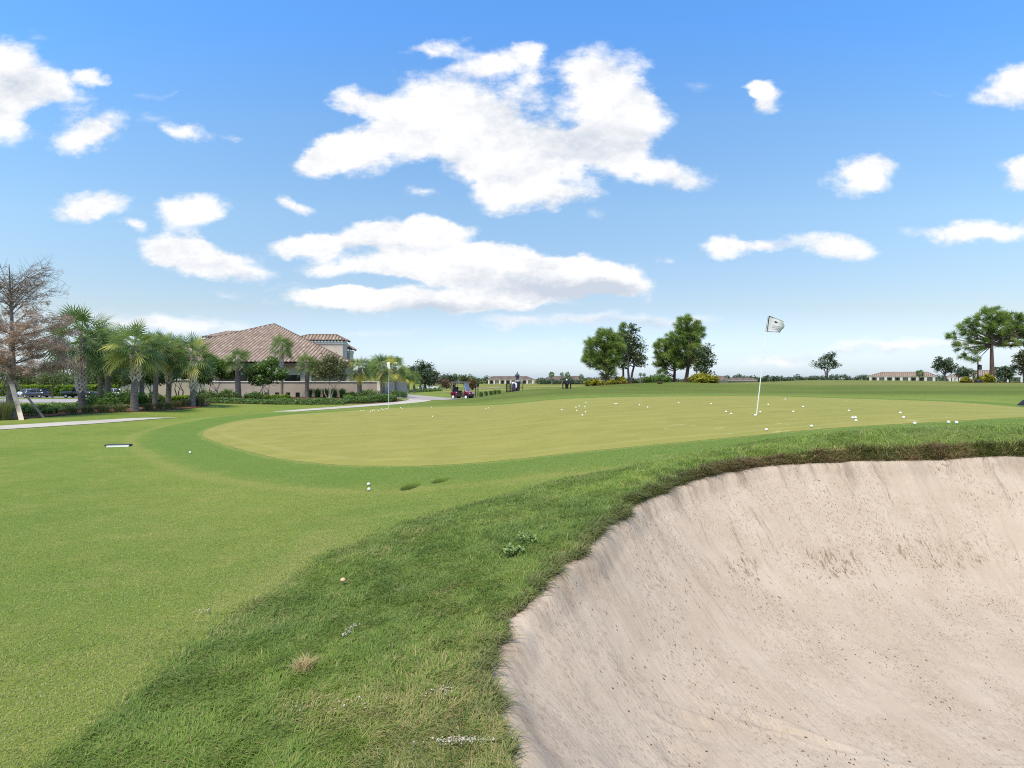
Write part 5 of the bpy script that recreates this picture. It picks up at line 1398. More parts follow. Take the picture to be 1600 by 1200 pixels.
for px, Y, w, h, lab in ((320, 41, 36, 20, 'rounded dark shrub at the left end of the clubhouse bed'), (356, 42, 34, 18, 'rounded dark shrub left of the palm with a yellow frond'), (397, 42, 30, 14, 'rounded dark shrub right of the palm with a yellow frond'), (579, 45.5, 44, 18, 'rounded bright shrub between the two yellow fronded palms'), (549, 47, 26, 11, 'small rounded shrub left of the drooping yellow palm'), (620, 52, 34, 14, 'rounded shrub at the right end of the perimeter wall')):
    shrub('rounded_shrub', px, Y, w, h, lab, 'shrub', S3, m_cover, 0.10)
TT = 'tall green grasses before the perimeter wall'
for px, lab in ((483, 'tall green grass clump first from the left against the wall'), (496, 'tall green grass clump second along the wall'), (509, 'tall green grass clump third along the wall'), (522, 'tall green grass clump fourth along the wall'), (535, 'tall green grass clump last along the wall')):
    tuft(px, 48.2, 19, 15, lab, TT, m_cover, 'tall_grass_clump', alt=0.0, n=420, arch=0.6, width=0.012)
for px, lab in ((418, 'lime green bush left of the slender tall palm foot'), (431, 'lime green bush at the slender tall palm foot'), (446, 'lime green bush right of the slender tall palm foot'), (545, 'lime green bush left of the drooping yellow palm foot')):
    shrub('lime_bush', px, 43.0, 16, 9, lab, 'shrub', 'lime green bushes before the wall', m_hedge, 0.09, alt_p=0.2)
def row_of_leaves(name, pts, width, hgt, mat, leaf, dens, label, cat, group=None, box=False, kind=None):
    P = open_spline(pts, 8); L = np.concatenate([[0], np.cumsum(np.linalg.norm(np.diff(P, axis=0), axis=1))])
    n = int(L[-1]*dens); s_ = rng.uniform(0, L[-1], n)
    x = np.interp(s_, L, P[:,0]); y = np.interp(s_, L, P[:,1])
    if box:
        face = rng.integers(0, 3, n); v = rng.uniform(-1, 1, n); w = rng.random(n)
        oy = np.where(face == 0, v, np.where(face == 1, -1, 1))*width/2; zz = np.where(face == 0, 1.0, w)*hgt
    else:
        oy = rng.uniform(-1, 1, n)*width/2; zz = hgt*np.sqrt(np.clip(1-(oy/width*1.9)**2, 0.1, 1))*(0.55+0.6*fbm(x, y, 0.8, 77))*rng.uniform(0.5, 1, n)
    y = y + oy
    C = np.stack([x, y, height(x, y)+zz-0.05], 1)
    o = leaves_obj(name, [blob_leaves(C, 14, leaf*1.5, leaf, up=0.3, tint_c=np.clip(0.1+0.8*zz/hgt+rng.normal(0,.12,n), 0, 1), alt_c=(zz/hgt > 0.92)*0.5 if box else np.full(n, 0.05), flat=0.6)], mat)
    if kind: o['kind'] = kind
    tag(o, label, cat, group); return o
row_of_leaves('ground_cover', [G(325,0,37)[:2], G(400,0,37.2)[:2], G(480,0,38.2)[:2], G(545,0,38.8)[:2]], 2.4, 0.42, m_cover, 0.09, 150, 'low dark green ground cover edging the clubhouse bed', 'ground cover', kind='stuff')
row_of_leaves('clipped_hedge', [G(538,0,39.5)[:2], G(580,0,40.5)[:2], G(616,0,42.3)[:2]], 1.7, 0.62, m_cover, 0.09, 420, 'knee high green hedge behind the far flagstick beside the concrete path', 'hedge', box=False)
row_of_leaves('clipped_hedge', [G(246,0,36.2)[:2], G(298,0,36.8)[:2]], 1.0, 0.5, m_hedge, 0.08, 420, 'short clipped hedge behind the fountain grass at the right of the left bed', 'hedge', box=True)
row_of_leaves('clipped_hedge', [(-128,112), (-98,112), (-66,111.5)], 1.8, 2.2, m_hedge, 0.22, 85, 'long clipped hedge with a bright yellow green top behind the parked cars', 'hedge', box=True)
mb = MB(); mb.box((-97,112,hz(-97,112)+1.0), (64,1.5,2.0)); hc = mb.build('hedge_core', simple('hedge twigs', (0.02,0.035,0.008), 0.9), None); hc.name = 'hedge_core'
for o_ in [o_ for o_ in COL.objects if o_.name.startswith('clipped_hedge') and 'long' in o_['label']]: hc.parent = o_
row_of_leaves('ground_cover', [G(625,0,86)[:2], G(650,0,88)[:2], G(690,0,92)[:2]], 2.2, 0.6, m_cover, 0.16, 40, 'strip of low planting along the far side of the cart road', 'ground cover', kind='stuff')
YB = 'yellow croton bushes under the trees'
for px, Y, w, h, lab in ((927, 62.5, 31, 12, 'yellow croton bush at the left foot of the round dense pine'), (954, 63.5, 17, 8, 'small yellow croton bush just right of the round dense pine trunk'), (969, 65, 20, 12, 'yellow croton bush below the slim pointed pine'), (1099, 66, 46, 17, 'largest yellow croton bush at the right end of the mound'),
      (1509, 70, 15, 9, 'small yellow croton bush left of the black lantern post'), (1533, 71.5, 16, 12, 'yellow croton bush between the lantern post and the large pine'), (1544, 70.5, 15, 15, 'bright yellow croton bush touching the large pine trunk')):
    shrub('croton_bush', px, Y, w, h, lab, 'shrub', YB, m_yel, 0.22, n=int(w*h*0.16)+26, alt_p=0.28)
shrub('green_bush', 1027, 65.5, 46, 14, 'wide dark green bush in the middle of the mound between the tree groups', 'shrub', None, m_green_l, 0.16, n=110, lift=0.0)
shrub('green_bush', 988, 69, 14, 7, 'small green bush at the foot of the dark magnolia', 'shrub', None, m_green_l, 0.16)
tuft(1031, 57, 14, 5, 'pale dry grass patch on the front slope of the mound', None, m_fount, 'dry_grass_patch', alt=0.7, n=300)
OG = 'green grass clumps by the black posts'
for i, (px, lab) in enumerate(((752, 'green grass clump nearest the black posts'), (759.5, 'green grass clump second from the black posts'), (767, 'green grass clump in the middle of the row of five'), (773.5, 'green grass clump fourth from the black posts'), (780, 'green grass clump nearest the slatted black rack'))):
    tuft(px, 56.0 - i*0.4, 8.5, 8 - 0.6*(i == 4), lab, OG, m_cover, 'grass_clump', alt=0.05, n=300, arch=0.8, width=0.012)
# far wood lines, one mass each
def far_wood(name, px0, px1, Y, top, bot, n, label, leaf):
    px = rng.uniform(px0, px1, n); prof = top + (bot-top)*0.55*vnoise(px, px*0, 0.11, 5) + 0.8*rng.random(n)
    py = prof + (bot-prof)*rng.random(n)**1.4
    yy = Y + rng.uniform(0, 14, n)
    C = np.stack([(px-800)/F*yy, yy, EYE+(HZ-py)/F*yy], 1)
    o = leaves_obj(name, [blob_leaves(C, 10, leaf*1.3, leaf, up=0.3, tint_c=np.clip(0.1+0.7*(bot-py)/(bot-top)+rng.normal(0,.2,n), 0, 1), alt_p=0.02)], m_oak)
    tag(o, label, 'trees', kind='stuff')
far_wood('treeline', 1120, 1366, 420, 586, 596, 900, 'far dark treeline along the horizon beyond the grass ridge', 1.2)
far_wood('treeline', 560, 765, 300, 586, 601, 800, 'far trees behind the golf carts and the cart road', 0.9)
far_wood('treeline', 840, 935, 255, 591, 600.5, 500, 'far bushes in front of the distant houses behind the table stand', 0.8)
far_wood('treeline', 1366, 1700, 300, 586, 597, 600, 'far trees behind the houses at the right', 1.0)
far_wood('treeline', 940, 1110, 300, 590, 599, 420, 'far trees seen through the gaps of the pine mound', 0.9)

# ------------------------------------------------------------------ buildings
def tile_material(name, cols, w=0.36, l=0.46, rough=0.8):
    m, t, b = new_mat(name)
    uvn = t.new('ShaderNodeUVMap').outputs['UV']
    sp_ = t.new('ShaderNodeSeparateXYZ'); t.link(uvn, sp_.inputs[0])
    iu = t.math('FLOOR', t.math('DIVIDE', sp_.outputs['X'], w)); iv = t.math('FLOOR', t.math('DIVIDE', sp_.outputs['Y'], l))
    cc = t.new('ShaderNodeCombineXYZ'); t.link(iu, cc.inputs[0]); t.link(iv, cc.inputs[1])
    wn_ = t.new('ShaderNodeTexWhiteNoise'); wn_.noise_dimensions = '2D'; t.link(cc.outputs[0], wn_.inputs['Vector'])
    rp_ = t.new('ShaderNodeValToRGB'); cr_ = rp_.color_ramp; cr_.interpolation = 'LINEAR'
    while len(cr_.elements) < len(cols): cr_.elements.new(0.5)
    for i, c_ in enumerate(cols): cr_.elements[i].position = i/(len(cols)-1); cr_.elements[i].color = c_ + (1,)
    t.link(wn_.outputs['Value'], rp_.inputs[0])
    n_ = t.noise(coord(t), 0.5, 4)
    col = t.mix(t.math('MULTIPLY', t.smooth(n_, 0.4, 0.7), 0.3), rp_.outputs[0], tuple(x*0.7 for x in cols[1]))
    fr_ = t.math('FRACT', t.math('DIVIDE', sp_.outputs['X'], w)); pan_shade = t.math('SUBTRACT', 1.0, t.smooth(t.math('PINGPONG', fr_, 0.5), 0.10, 0.24))
    col = t.mix(t.math('MULTIPLY', pan_shade, 0.85), col, tuple(x*0.30 for x in cols[0]))  # shade in the channels between barrel tiles, painted as a darker stripe
    t.link(col, b.inputs['Base Color']); b.inputs['Roughness'].default_value = rough; b.inputs['Specular IOR Level'].default_value = 0.2
    return m
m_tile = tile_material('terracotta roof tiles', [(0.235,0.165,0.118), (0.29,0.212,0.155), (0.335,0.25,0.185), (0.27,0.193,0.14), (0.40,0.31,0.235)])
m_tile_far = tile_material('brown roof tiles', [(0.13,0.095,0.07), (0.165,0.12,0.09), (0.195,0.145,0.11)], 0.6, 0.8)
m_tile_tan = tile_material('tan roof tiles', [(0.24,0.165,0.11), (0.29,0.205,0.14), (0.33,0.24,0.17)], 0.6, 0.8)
m_stucco = simple('beige stucco', (0.40,0.345,0.275), 0.9, var=0.06, scale=1.5, bump=0.25, spec=0.1)
m_cream = simple('cream stucco', (0.56,0.49,0.39), 0.9, var=0.05, scale=1.5, spec=0.1)
m_stucco2 = simple('pale stucco trim', (0.62,0.57,0.49), 0.9, var=0.05, scale=2, spec=0.1)
m_wallst = simple('taupe stucco wall', (0.37,0.315,0.25), 0.9, var=0.07, scale=1.2, bump=0.25, spec=0.1)
m_open = simple('dark shaded glass', (0.012,0.012,0.014), 0.15, var=0.2, spec=0.5)
m_shade = simple('olive window blind', (0.24,0.21,0.13), 0.8, var=0.08, scale=3)
m_fascia = simple('dark brown fascia', (0.10,0.065,0.045), 0.7, var=0.1)

def tile_face(V, FQ, UV, p0, p1, q1, q0, w=0.36, l=0.46, amp=0.15, per=6):
    """barrel tiled slope; eave p0->p1, top q0->q1"""
    p0, p1, q0, q1 = map(Vector, (p0, p1, q0, q1))
    e = (p1-p0); Lu = e.length; e.normalize()
    nrm = e.cross((q0+q1)*0.5-(p0+p1)*0.5).normalized()
    if nrm.z < 0: nrm = -nrm
    up = nrm.cross(e).normalized()
    if up.z < 0: up = -up
    ul, ur = (q0-p0).dot(e), (q1-p0).dot(e); vt = (q0-p0).dot(up)
    nu = max(4, int(Lu/w*per)); nv = max(2, int(vt/l)*2)
    us = [Lu*i/nu for i in range(nu+1)]
    for extra in (ul, ur):
        if 0 < extra < Lu: us.append(extra)
    us = sorted(set(us))
    base = len(V)
    for u in us:
        if u < ul: vm = vt*u/ul if ul > 1e-6 else vt
        elif u > ur: vm = vt*(Lu-u)/(Lu-ur) if Lu-ur > 1e-6 else vt
        else: vm = vt
        h = amp*abs(math.sin(math.pi*u/w))**0.7
        for j in range(nv+1):
            v = vm*j/nv
            step = 0.022*(1-((v/l) % 1.0))
            P = p0 + e*u + up*v + nrm*(h+step*(h > amp*0.3))
            V.append(tuple(P)); UV.append((u, v))
    m_ = nv+1
    for i in range(len(us)-1):
        for j in range(nv): FQ.append((base+i*m_+j, base+(i+1)*m_+j, base+(i+1)*m_+j+1, base+i*m_+j+1))
def hip_roof(name, x0, x1, y0, y1, ze, zr, mat, parent, w=0.36, l=0.46, amp=0.15, ridge=None, per=6, corners=None):
    """hip roof over a rectangle; returns object"""
    V, FQ, UV = [], [], []
    d = min(x1-x0, y1-y0)/2
    if ridge is None:
        if x1-x0 >= y1-y0: r0, r1 = (x0+d, (y0+y1)/2, zr), (x1-d, (y0+y1)/2, zr)
        else: r0, r1 = ((x0+x1)/2, y0+d, zr), ((x0+x1)/2, y1-d, zr)
    else: r0, r1 = ridge
    A_, B_, C_, D_ = (x0,y0,ze), (x1,y0,ze), (x1,y1,ze), (x0,y1,ze)
    if corners: A_, B_, C_, D_ = corners
    if x1-x0 >= y1-y0 or ridge is not None:
        faces = ((A_,B_,r1,r0), (B_,C_,r1,r1), (C_,D_,r0,r1), (D_,A_,r0,r0))
    else:
        faces = ((A_,B_,r0,r0), (B_,C_,r1,r0), (C_,D_,r1,r1), (D_,A_,r0,r1))
    for p0, p1, q1, q0 in faces: tile_face(V, FQ, UV, p0, p1, q1, q0, w, l, amp, per)
    o = link_mesh(name, np_mesh(name, np.array(V), [np.array(FQ)], uv=np.array(UV)), mat, parent)
    mb = MB()
    for c_, r_ in ((A_, r0), (B_, r1 if x1-x0 >= y1-y0 or ridge else r0), (C_, r1), (D_, r0 if x1-x0 >= y1-y0 or ridge else r1)):
        mb.tube([Vector(c_)+Vector((0,0,0.05)), Vector(r_)+Vector((0,0,0.05))], min(amp*1.2, 0.13), 7)
    if (Vector(r0)-Vector(r1)).length > 0.1: mb.tube([Vector(r0)+Vector((0,0,0.05)), Vector(r1)+Vector((0,0,0.05))], min(amp*1.2, 0.13), 7)
    mb.build('ridge_tiles', mat, o)
    return o

E = EYE
club = empty('clubhouse', (-26, 53, 0)); tag(club, 'large beige clubhouse with a hipped terracotta tile roof behind the palms', 'building')
club_off = Vector((-26, 53, 0))
def cb(mb, c, d, bev=0): mb.box((c[0]-club_off.x, c[1]-club_off.y, c[2]), d, bev=bev)
ze = E + 1.46
# main block: piers and beams leave real openings on the front
mb = MB()
zg = E - 2.4
mb.prism([(x_-club_off.x, y_-club_off.y) for x_, y_ in ((-36.5,53.0), (-15.5,53.0), (-19.3,66.5), (-20.2,70), (-36.5,72.8))], 'z', zg, ze-0.15)
cb(mb, (-26, 52.9, E+0.86), (22.2, 0.5, 1.0))                     # beam under the eave
for px in (335, 392, 443, 474.5, 545, 556): cb(mb, (PX(px, 52.9), 52.88, (zg+E+0.36)/2), (0.42 if px != 443 else 0.3, 0.46, E+0.36-zg))
cb(mb, (PX(413,52.9), 52.95, (zg+E+0.36)/2), (2.9, 0.34, E+0.36-zg))
mb.build('wall', m_stucco, club)
mb = MB()
cb(mb, (PX(459, 53), 52.975, E-0.4), (1.55, 0.06, 1.5)); mb.build('window', m_open, club)
mb = MB(); cb(mb, (PX(508, 53), 52.97, E-0.4), (3.9, 0.08, 1.5)); mb.build('window_blind', m_shade, club)
for px in (486, 530): 
    mb = MB(); cb(mb, (PX(px, 52.9), 52.86, E-0.55), (0.16, 0.30, 1.8)); mb.build('column', m_stucco2, club)
mb = MB(); cb(mb, (PX(365, 53), 52.975, E-0.4), (2.6, 0.06, 1.5)); mb.build('window', m_open, club)
mb = MB()
cb(mb, (-26, 52.12, ze-0.10), (22.6, 0.10, 0.22)); cb(mb, (-37.2, 63, ze-0.10), (0.10, 21.8, 0.22)); mb.prism([(x_-club_off.x, y_-club_off.y) for x_, y_ in ((-37.0,52.2), (-14.95,52.2), (-20.2,70.2), (-37.0,73.2))], 'z', ze-0.19, ze-0.13)
mb.build('fascia', m_fascia, club)
def shift(o, d=club_off):
    o.data.transform(Matrix.Translation(-d))
    for c_ in o.children: c_.data.transform(Matrix.Translation(-d))
apx = (PX(428.5, 62.8), 62.8, PZ(507.5, 62.8))
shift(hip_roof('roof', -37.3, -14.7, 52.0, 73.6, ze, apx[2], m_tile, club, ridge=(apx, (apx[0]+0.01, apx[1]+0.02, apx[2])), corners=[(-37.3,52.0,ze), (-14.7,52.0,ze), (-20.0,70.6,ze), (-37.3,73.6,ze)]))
# upper floor blocks rising through the right slope, and the lower ridge behind on the left
def upper(px0, px1, Y, D_, eave_py, ridge_py, wallbot):
    x0, x1 = PX(px0, Y), PX(px1, Y); zt = PZ(eave_py+1.0, Y)
    mb = MB(); cb(mb, ((x0+x1)/2, Y+D_/2, (zt+wallbot)/2), (x1-x0, D_, zt-wallbot)); mb.build('upper_wall', m_cream, club)
    mb = MB(); cb(mb, ((x0+x1)/2, Y+D_/2, zt-0.16), (x1-x0+0.14, D_+0.14, 0.22)); mb.build('cornice', m_stucco2, club)
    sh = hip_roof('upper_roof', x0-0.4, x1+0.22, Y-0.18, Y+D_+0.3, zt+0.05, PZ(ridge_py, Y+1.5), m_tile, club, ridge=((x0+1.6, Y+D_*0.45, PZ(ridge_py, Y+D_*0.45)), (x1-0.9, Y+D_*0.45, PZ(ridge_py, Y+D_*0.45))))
    shift(sh)
upper(455, 535.5, 60.0, 1.6, 532.5, 524.5, E+0.5)
upper(515, 547, 62.2, 1.3, 546.5, 535.5, E+0.5)
upper(322, 380, 76.0, 6.0, 527, 518.8, E+0.5)

# perimeter wall
zt = E - 0.28
def seg_wall(x0, x1, y0, y1):
    L = math.hypot(x1-x0, y1-y0); return Matrix.Translation(((x0+x1)/2, (y0+y1)/2, 0)) @ Matrix.Rotation(math.atan2(y1-y0, x1-x0), 4, 'Z'), L
pw = empty('perimeter_wall', (-20, 50, 0)); tag(pw, 'long waist high taupe stucco wall with a pale cap in front of the clubhouse', 'wall')
xw0, xw1 = PX(322, 50), PX(593.5, 50)
mb = MB(); mb.box(((xw0+xw1)/2+20, 0, (zt+E-2.6)/2), (xw1-xw0, 0.28, zt-(E-2.6))); mb.box((xw1+20, 6, (zt+E-2.6)/2-0.004), (0.28, 12.3, zt-(E-2.6)-0.008)); mb.build('wall', m_wallst, pw)
mb = MB(); mb.box(((xw0+xw1)/2+20, 0, zt+0.04), (xw1-xw0+0.12, 0.40, 0.08)); mb.build('cap', m_stucco2, pw)
mb = MB(); mb.box((xw1+20+0.02, -0.03, (zt+E-2.6)/2+0.05), (0.42, 0.42, zt-(E-2.6)+0.12), bev=0.01); mb.build('end_pier', m_stucco2, pw)
for px in (403, 417, 433, 450, 465, 560):
    mb = MB(); mb.box((PX(px, 49.85)+20, -0.155, PZ(616.5, 49.85)), (0.34, 0.05, 0.38)); mb.build('vent', m_open, pw)
gw = empty('garden_wall', (PX(272, 44), 44, 0)); tag(gw, 'short beige wall with a pale cap seen between the palms of the left bed', 'wall')
mb = MB(); mb.box((0, 0, E-1.1), (2.9, 0.3, 2.0)); mb.build('wall', m_stucco, gw)
mb = MB(); mb.box((0.5, 0, E-0.05), (1.5, 0.44, 0.12)); mb.build('cap', m_stucco2, gw)

def far_house(label, px0, px1, Y, depth, eave_py, ridge_py, base_py, ridge_px=None, cols=0, name='house', mat=None, group='distant houses'):
    a0, a1 = math.atan((px0-800)/F), math.atan((px1-800)/F); am = (a0+a1)/2; dd = Y/math.cos(am); W = dd*(a1-a0)*1.0
    ox, oy = dd*math.sin(am), dd*math.cos(am); kz = oy/F
    zb = min(hz(ox, oy), EYE+(HZ-base_py)*kz); ze_ = EYE+(HZ-eave_py)*kz; zr = EYE+(HZ-ridge_py)*kz*(1+depth/2/dd)
    o = empty(name, (ox, oy, zb), -am); tag(o, label, 'house', group)
    mb = MB(); mb.box((0, depth/2, (ze_-zb)/2-0.3), (W-1.6, depth-1.6, ze_-zb+0.6)); mb.build('wall', m_stucco, o)
    rdg = None
    if ridge_px: rdg = tuple(((math.atan((p_-800)/F)-am)*dd, depth/2, zr-zb) for p_ in ridge_px)
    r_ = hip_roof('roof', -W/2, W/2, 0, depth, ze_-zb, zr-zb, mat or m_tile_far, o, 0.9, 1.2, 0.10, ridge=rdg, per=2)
    mb = MB(); mb.box((0, depth/2, ze_-zb-0.12), (W-0.1, depth-0.1, 0.22)); mb.build('fascia', m_stucco2, o)
    for i in range(cols):
        xx = -W/2+1.2 + (W-2.4)*i/(cols-1)
        mb = MB(); mb.box((xx, 0.35, (ze_-zb)/2-0.15), (0.75, 0.5, ze_-zb-0.1)); mb.build('column', m_stucco2, o)
    for i in range(cols-1):
        if i % 3 == 1: continue
        xx = -W/2+1.2 + (W-2.4)*(i+0.5)/(cols-1)
        mb = MB(); mb.box((xx, 0.78, (ze_-zb)/2-0.2), ((W-2.4)/(cols-1)-1.6, 0.10, (ze_-zb)*0.72)); mb.build('window', m_open, o)
    return o
far_house('distant long low house with a brown roof and pale columns behind the closed umbrella', 760, 836, 295, 16, 593.2, 588.3, 599.6, (770, 824), 9)
far_house('distant low brown roof just right of the house behind the umbrella', 834, 862, 300, 12, 593.5, 590.8, 599, None, 0)
far_house('distant brown roofed house behind the three distant palms', 848, 918, 310, 16, 593.6, 588.0, 599, (858, 907), 0)
far_house('distant brown roof seen under the round dense pine', 918, 975, 305, 14, 594, 589.2, 599, (940, 968), 0)
far_house('distant brown roof seen between the two pine groups', 988, 1046, 310, 16, 594, 589.6, 599, (1003, 1036), 0)
far_house('distant stepped brown roof just right of the largest yellow bush', 1098, 1140, 300, 14, 593.5, 588.0, 599, (1112, 1132), 0)
far_house('distant low brown roof on the horizon left of the leaning flagstick', 1136, 1184, 310, 14, 594, 590.3, 599, (1142, 1177), 0)
far_house('long low house with a tan tile roof and pale columns on the ridge at right', 1354, 1466, 205, 15, 588.3, 581.8, 598, (1377, 1450), 9, mat=m_tile_tan)
far_house('tan roofed house seen left of the large spreading pine trunk', 1510, 1562, 190, 14, 586.5, 579.2, 598, (1522, 1556), 5, mat=m_tile_tan)
far_house('low pale house peeping between the dark oak and the bushy oak', 1478, 1512, 215, 12, 589, 584, 598, None, 5, mat=m_tile_tan)

# white rail fence at the right edge
m_whitep = simple('white painted wood', (0.70,0.69,0.65), 0.6, var=0.06)
fx0, fx1, fY = PX(1574, 96), PX(1640, 96), 96
wf = empty('rail_fence', (fx0, fY, hz(fx0, fY))); tag(wf, 'white rail fence with posts beside the dark tree at the right edge', 'fence')
for i in range(4):
    mb = MB(); mb.box(((fx1-fx0)*i/3, 0, 0.75), (0.24, 0.24, 1.7), bev=0.02); mb.build('post', m_whitep, wf)
for zz in (0.95, 1.38):
    mb = MB(); mb.box(((fx1-fx0)/2, 0.0, zz), (fx1-fx0-0.3, 0.10, 0.20)); mb.build('rail', m_whitep, wf)

# ------------------------------------------------------------------ lantern post, ball washer, rack, umbrella, table
m_iron = simple('black painted iron', (0.014,0.014,0.015), 0.45, var=0.25)
Y = 70.0; x = PX(1528, Y)
lp_ = empty('lantern_post', (x, Y, hz(x, Y))); tag(lp_, 'tall black post with a slatted lantern hung on its right and a round black base', 'lamp post')
H = PZ(566, Y)-hz(x, Y)
MB().tube([(0,0,0), (0,0,H)], [0.085,0.065], 10).build('post', m_iron, lp_)
mb = MB(); mb.lathe([(0.0001,H), (0.08,H+0.02), (0.05,H+0.10), (0.0001,H+0.16)], n=10); mb.build('finial', m_iron, lp_)
mb = MB(); mb.lathe([(0.36,-0.1), (0.40,0.25), (0.34,0.30), (0.12,0.36), (0.10,0.42)], n=16); mb.build('base', m_iron, lp_)
mb = MB(); mb.tube([(0,0,H-0.3), (0.12,0,H-0.26), (0.24,0,H-0.32)], 0.025, 6)
lx, lz = 0.26, H-0.62
mb.lathe([(0.0001,lz+0.32), (0.16,lz+0.28), (0.18,lz+0.25), (0.14,lz+0.25)], (lx,0,0), 12); mb.lathe([(0.14,lz-0.28), (0.18,lz-0.26), (0.15,lz-0.32), (0.0001,lz-0.33)], (lx,0,0), 12)
for k in range(10):
    a = 2*math.pi*k/10; mb.box((lx+0.155*math.cos(a), 0.155*math.sin(a), lz), (0.035,0.035,0.56))
lan = mb.build('lantern', m_iron, lp_)
mb = MB(); mb.lathe([(0.10,lz-0.24), (0.11,lz), (0.10,lz+0.24)], (lx,0,0), 12); mb.build('lantern_glass', simple('frosted lantern glass', (0.22,0.22,0.24), 0.3, var=0.05), lan)

Y = 57.0
x = PX(743.3, Y); p1 = empty('marker_post', (x, Y, hz(x, Y))); tag(p1, 'plain black post left of the post with a black box, behind the red golf cart', 'post', 'black posts by the cart road')
hh = PZ(600.5, Y)-hz(x, Y)
MB().tube([(0,0,-0.1), (0,0,hh)], 0.045, 8).build('post', m_iron, p1)
mb = MB(); mb.lathe([(0.06,hh-0.05), (0.065,hh), (0.0001,hh+0.04)], n=10); mb.build('cap', m_iron, p1)
x = PX(746.8, Y); p2 = empty('ball_washer', (x, Y, hz(x, Y))); tag(p2, 'black post topped with a black ball washer box, right of the plain black post', 'ball washer', 'black posts by the cart road')
hh = PZ(598.5, Y)-hz(x, Y)
MB().tube([(0,0,-0.1), (0,0,hh-0.3)], 0.045, 8).build('post', m_iron, p2)
mb = MB(); mb.box((0,0,hh-0.17), (0.21,0.19,0.36), bev=0.03); mb.build('box', m_iron, p2)
mb = MB(); mb.tube([(0.105,0,hh-0.1), (0.17,0,hh-0.1), (0.17,0,hh)], 0.016, 6); mb.build('handle', m_iron, p2)

Y = 52.0
def at(px, Y): x = PX(px, Y); return (x, Y, hz(x, Y))
rk = empty('bag_rack', at(798, Y)); tag(rk, 'black slatted rack below the closed umbrella', 'rack')
w_ = PX(809, Y)-PX(790.5, Y); h_ = 0.78; c0 = (PX(790.5,Y)+PX(809,Y))/2 - PX(798,Y)
for sy in (-0.28, 0.28):
    for i in range(9):
        mb = MB(); mb.box((c0-w_/2+0.06+(w_-0.12)*i/8, sy, h_/2), (0.072,0.03,h_-0.1)); mb.build('slat', m_iron, rk)
mb = MB(); mb.box((c0,0,h_), (w_,0.64,0.06)); mb.build('top', m_iron, rk)
mb = MB(); mb.box((c0,0,0.06), (w_,0.60,0.05)); mb.build('shelf', m_iron, rk)
for sx in (-1, 1):
    mb = MB(); mb.box((c0+sx*(w_/2-0.03), 0, h_/2), (0.05,0.60,h_-0.07)); mb.build('side_panel', m_iron, rk)
m_plum = simple('dark plum fabric', (0.05,0.035,0.07), 0.8, var=0.2)
b_ = empty('golf_bag', (PX(802.5,Y), Y-0.46, hz(PX(802.5,Y), Y-0.46))); tag(b_, 'dark plum golf bag leaning on the front of the slatted rack', 'golf bag')
mb = MB(); mb.lathe([(0.0001,0.0), (0.13,0.01), (0.14,0.35), (0.125,0.7), (0.13,0.76), (0.11,0.76), (0.10,0.70)], n=14); mb.build('body', m_plum, b_)
for k in range(5):
    mb = MB(); a = k*1.3; mb.tube([(0.05*math.cos(a),0.05*math.sin(a),0.6), (0.07*math.cos(a),0.07*math.sin(a),0.92)], 0.01, 5); mb.box((0.07*math.cos(a)+0.03,0.07*math.sin(a),0.94), (0.08,0.03,0.04)); mb.build('club', simple('steel', (0.3,0.3,0.32), 0.3, 0.9) if k == 0 else bpy.data.materials['steel'], b_)
mb = MB(); mb.box((0.0,-0.15,0.32), (0.18,0.07,0.36), bev=0.02); mb.build('pocket', m_plum, b_)
# white towel draped over the rack
tz = hz(PX(798,Y), Y)+h_
mb = MB(); nx_, ny_ = 8, 12; vs = []
for i in range(nx_+1):
    for j in range(ny_+1):
        u, v = i/nx_, j/ny_; s_ = (v-0.35)*1.15
        yy, zz = (0.345+0.0, -(s_+0.0)) if s_ > 0.30 else (0,0)
        if s_ < -0.32: q = (0.345+0.012*math.sin(u*9), -(abs(s_)-0.32)); 
        elif s_ > 0.32: q = (-0.345-0.02*math.sin(u*8), -(s_-0.32))
        else: q = (-s_*1.07, 0.10*math.exp(-(s_/0.2)**2)*(0.6+0.4*math.sin(u*6)))
        vs.append((-0.22+0.44*u+0.03*v, q[0], q[1]+0.045))
fs = [(i*(ny_+1)+j, (i+1)*(ny_+1)+j, (i+1)*(ny_+1)+j+1, i*(ny_+1)+j+1) for i in range(nx_) for j in range(ny_)]
mb.add(vs, fs, True); tw = mb.build('towel', simple('white towel', (0.72,0.73,0.76), 0.9, var=0.05)); tw.location = (PX(803.5,Y), Y, tz)
md = tw.modifiers.new('thick', 'SOLIDIFY'); md.thickness = 0.02
tag(tw, 'white towel draped over the black slatted rack', 'towel')
um = empty('umbrella', (PX(808.3,Y), Y+0.3, hz(PX(808.3,Y), Y+0.3))); tag(um, 'closed grey umbrella standing up behind the black slatted rack', 'umbrella')
hh = PZ(580.3, Y)-hz(PX(808.3,Y), Y)
MB().tube([(0,0,0), (0,0,hh)], 0.03, 8).build('pole', m_iron, um)
mb = MB(); pr = []
for i in range(13):
    f = i/12; zz = hh*0.52 + (hh*0.48-0.05)*f; r_ = (0.10+0.09*math.exp(-((f-0.62)/0.16)**2))*(1 if f < 0.7 else (1-f)/0.3+0.06)
    pr.append((max(0.02, r_), zz))
mb.lathe(pr, n=16); cn = mb.mesh('canopy')
for v in cn.vertices:
    a = math.atan2(v.co.y, v.co.x); k_ = 1+0.16*math.cos(a*8); v.co.x *= k_; v.co.y *= k_
link_mesh('canopy', cn, simple('dark grey canvas', (0.085,0.085,0.10), 0.85, var=0.15), um)
mb = MB(); mb.lathe([(0.115,hh*0.66), (0.12,hh*0.68), (0.115,hh*0.70)], n=14); mb.build('tie', m_plum, um)
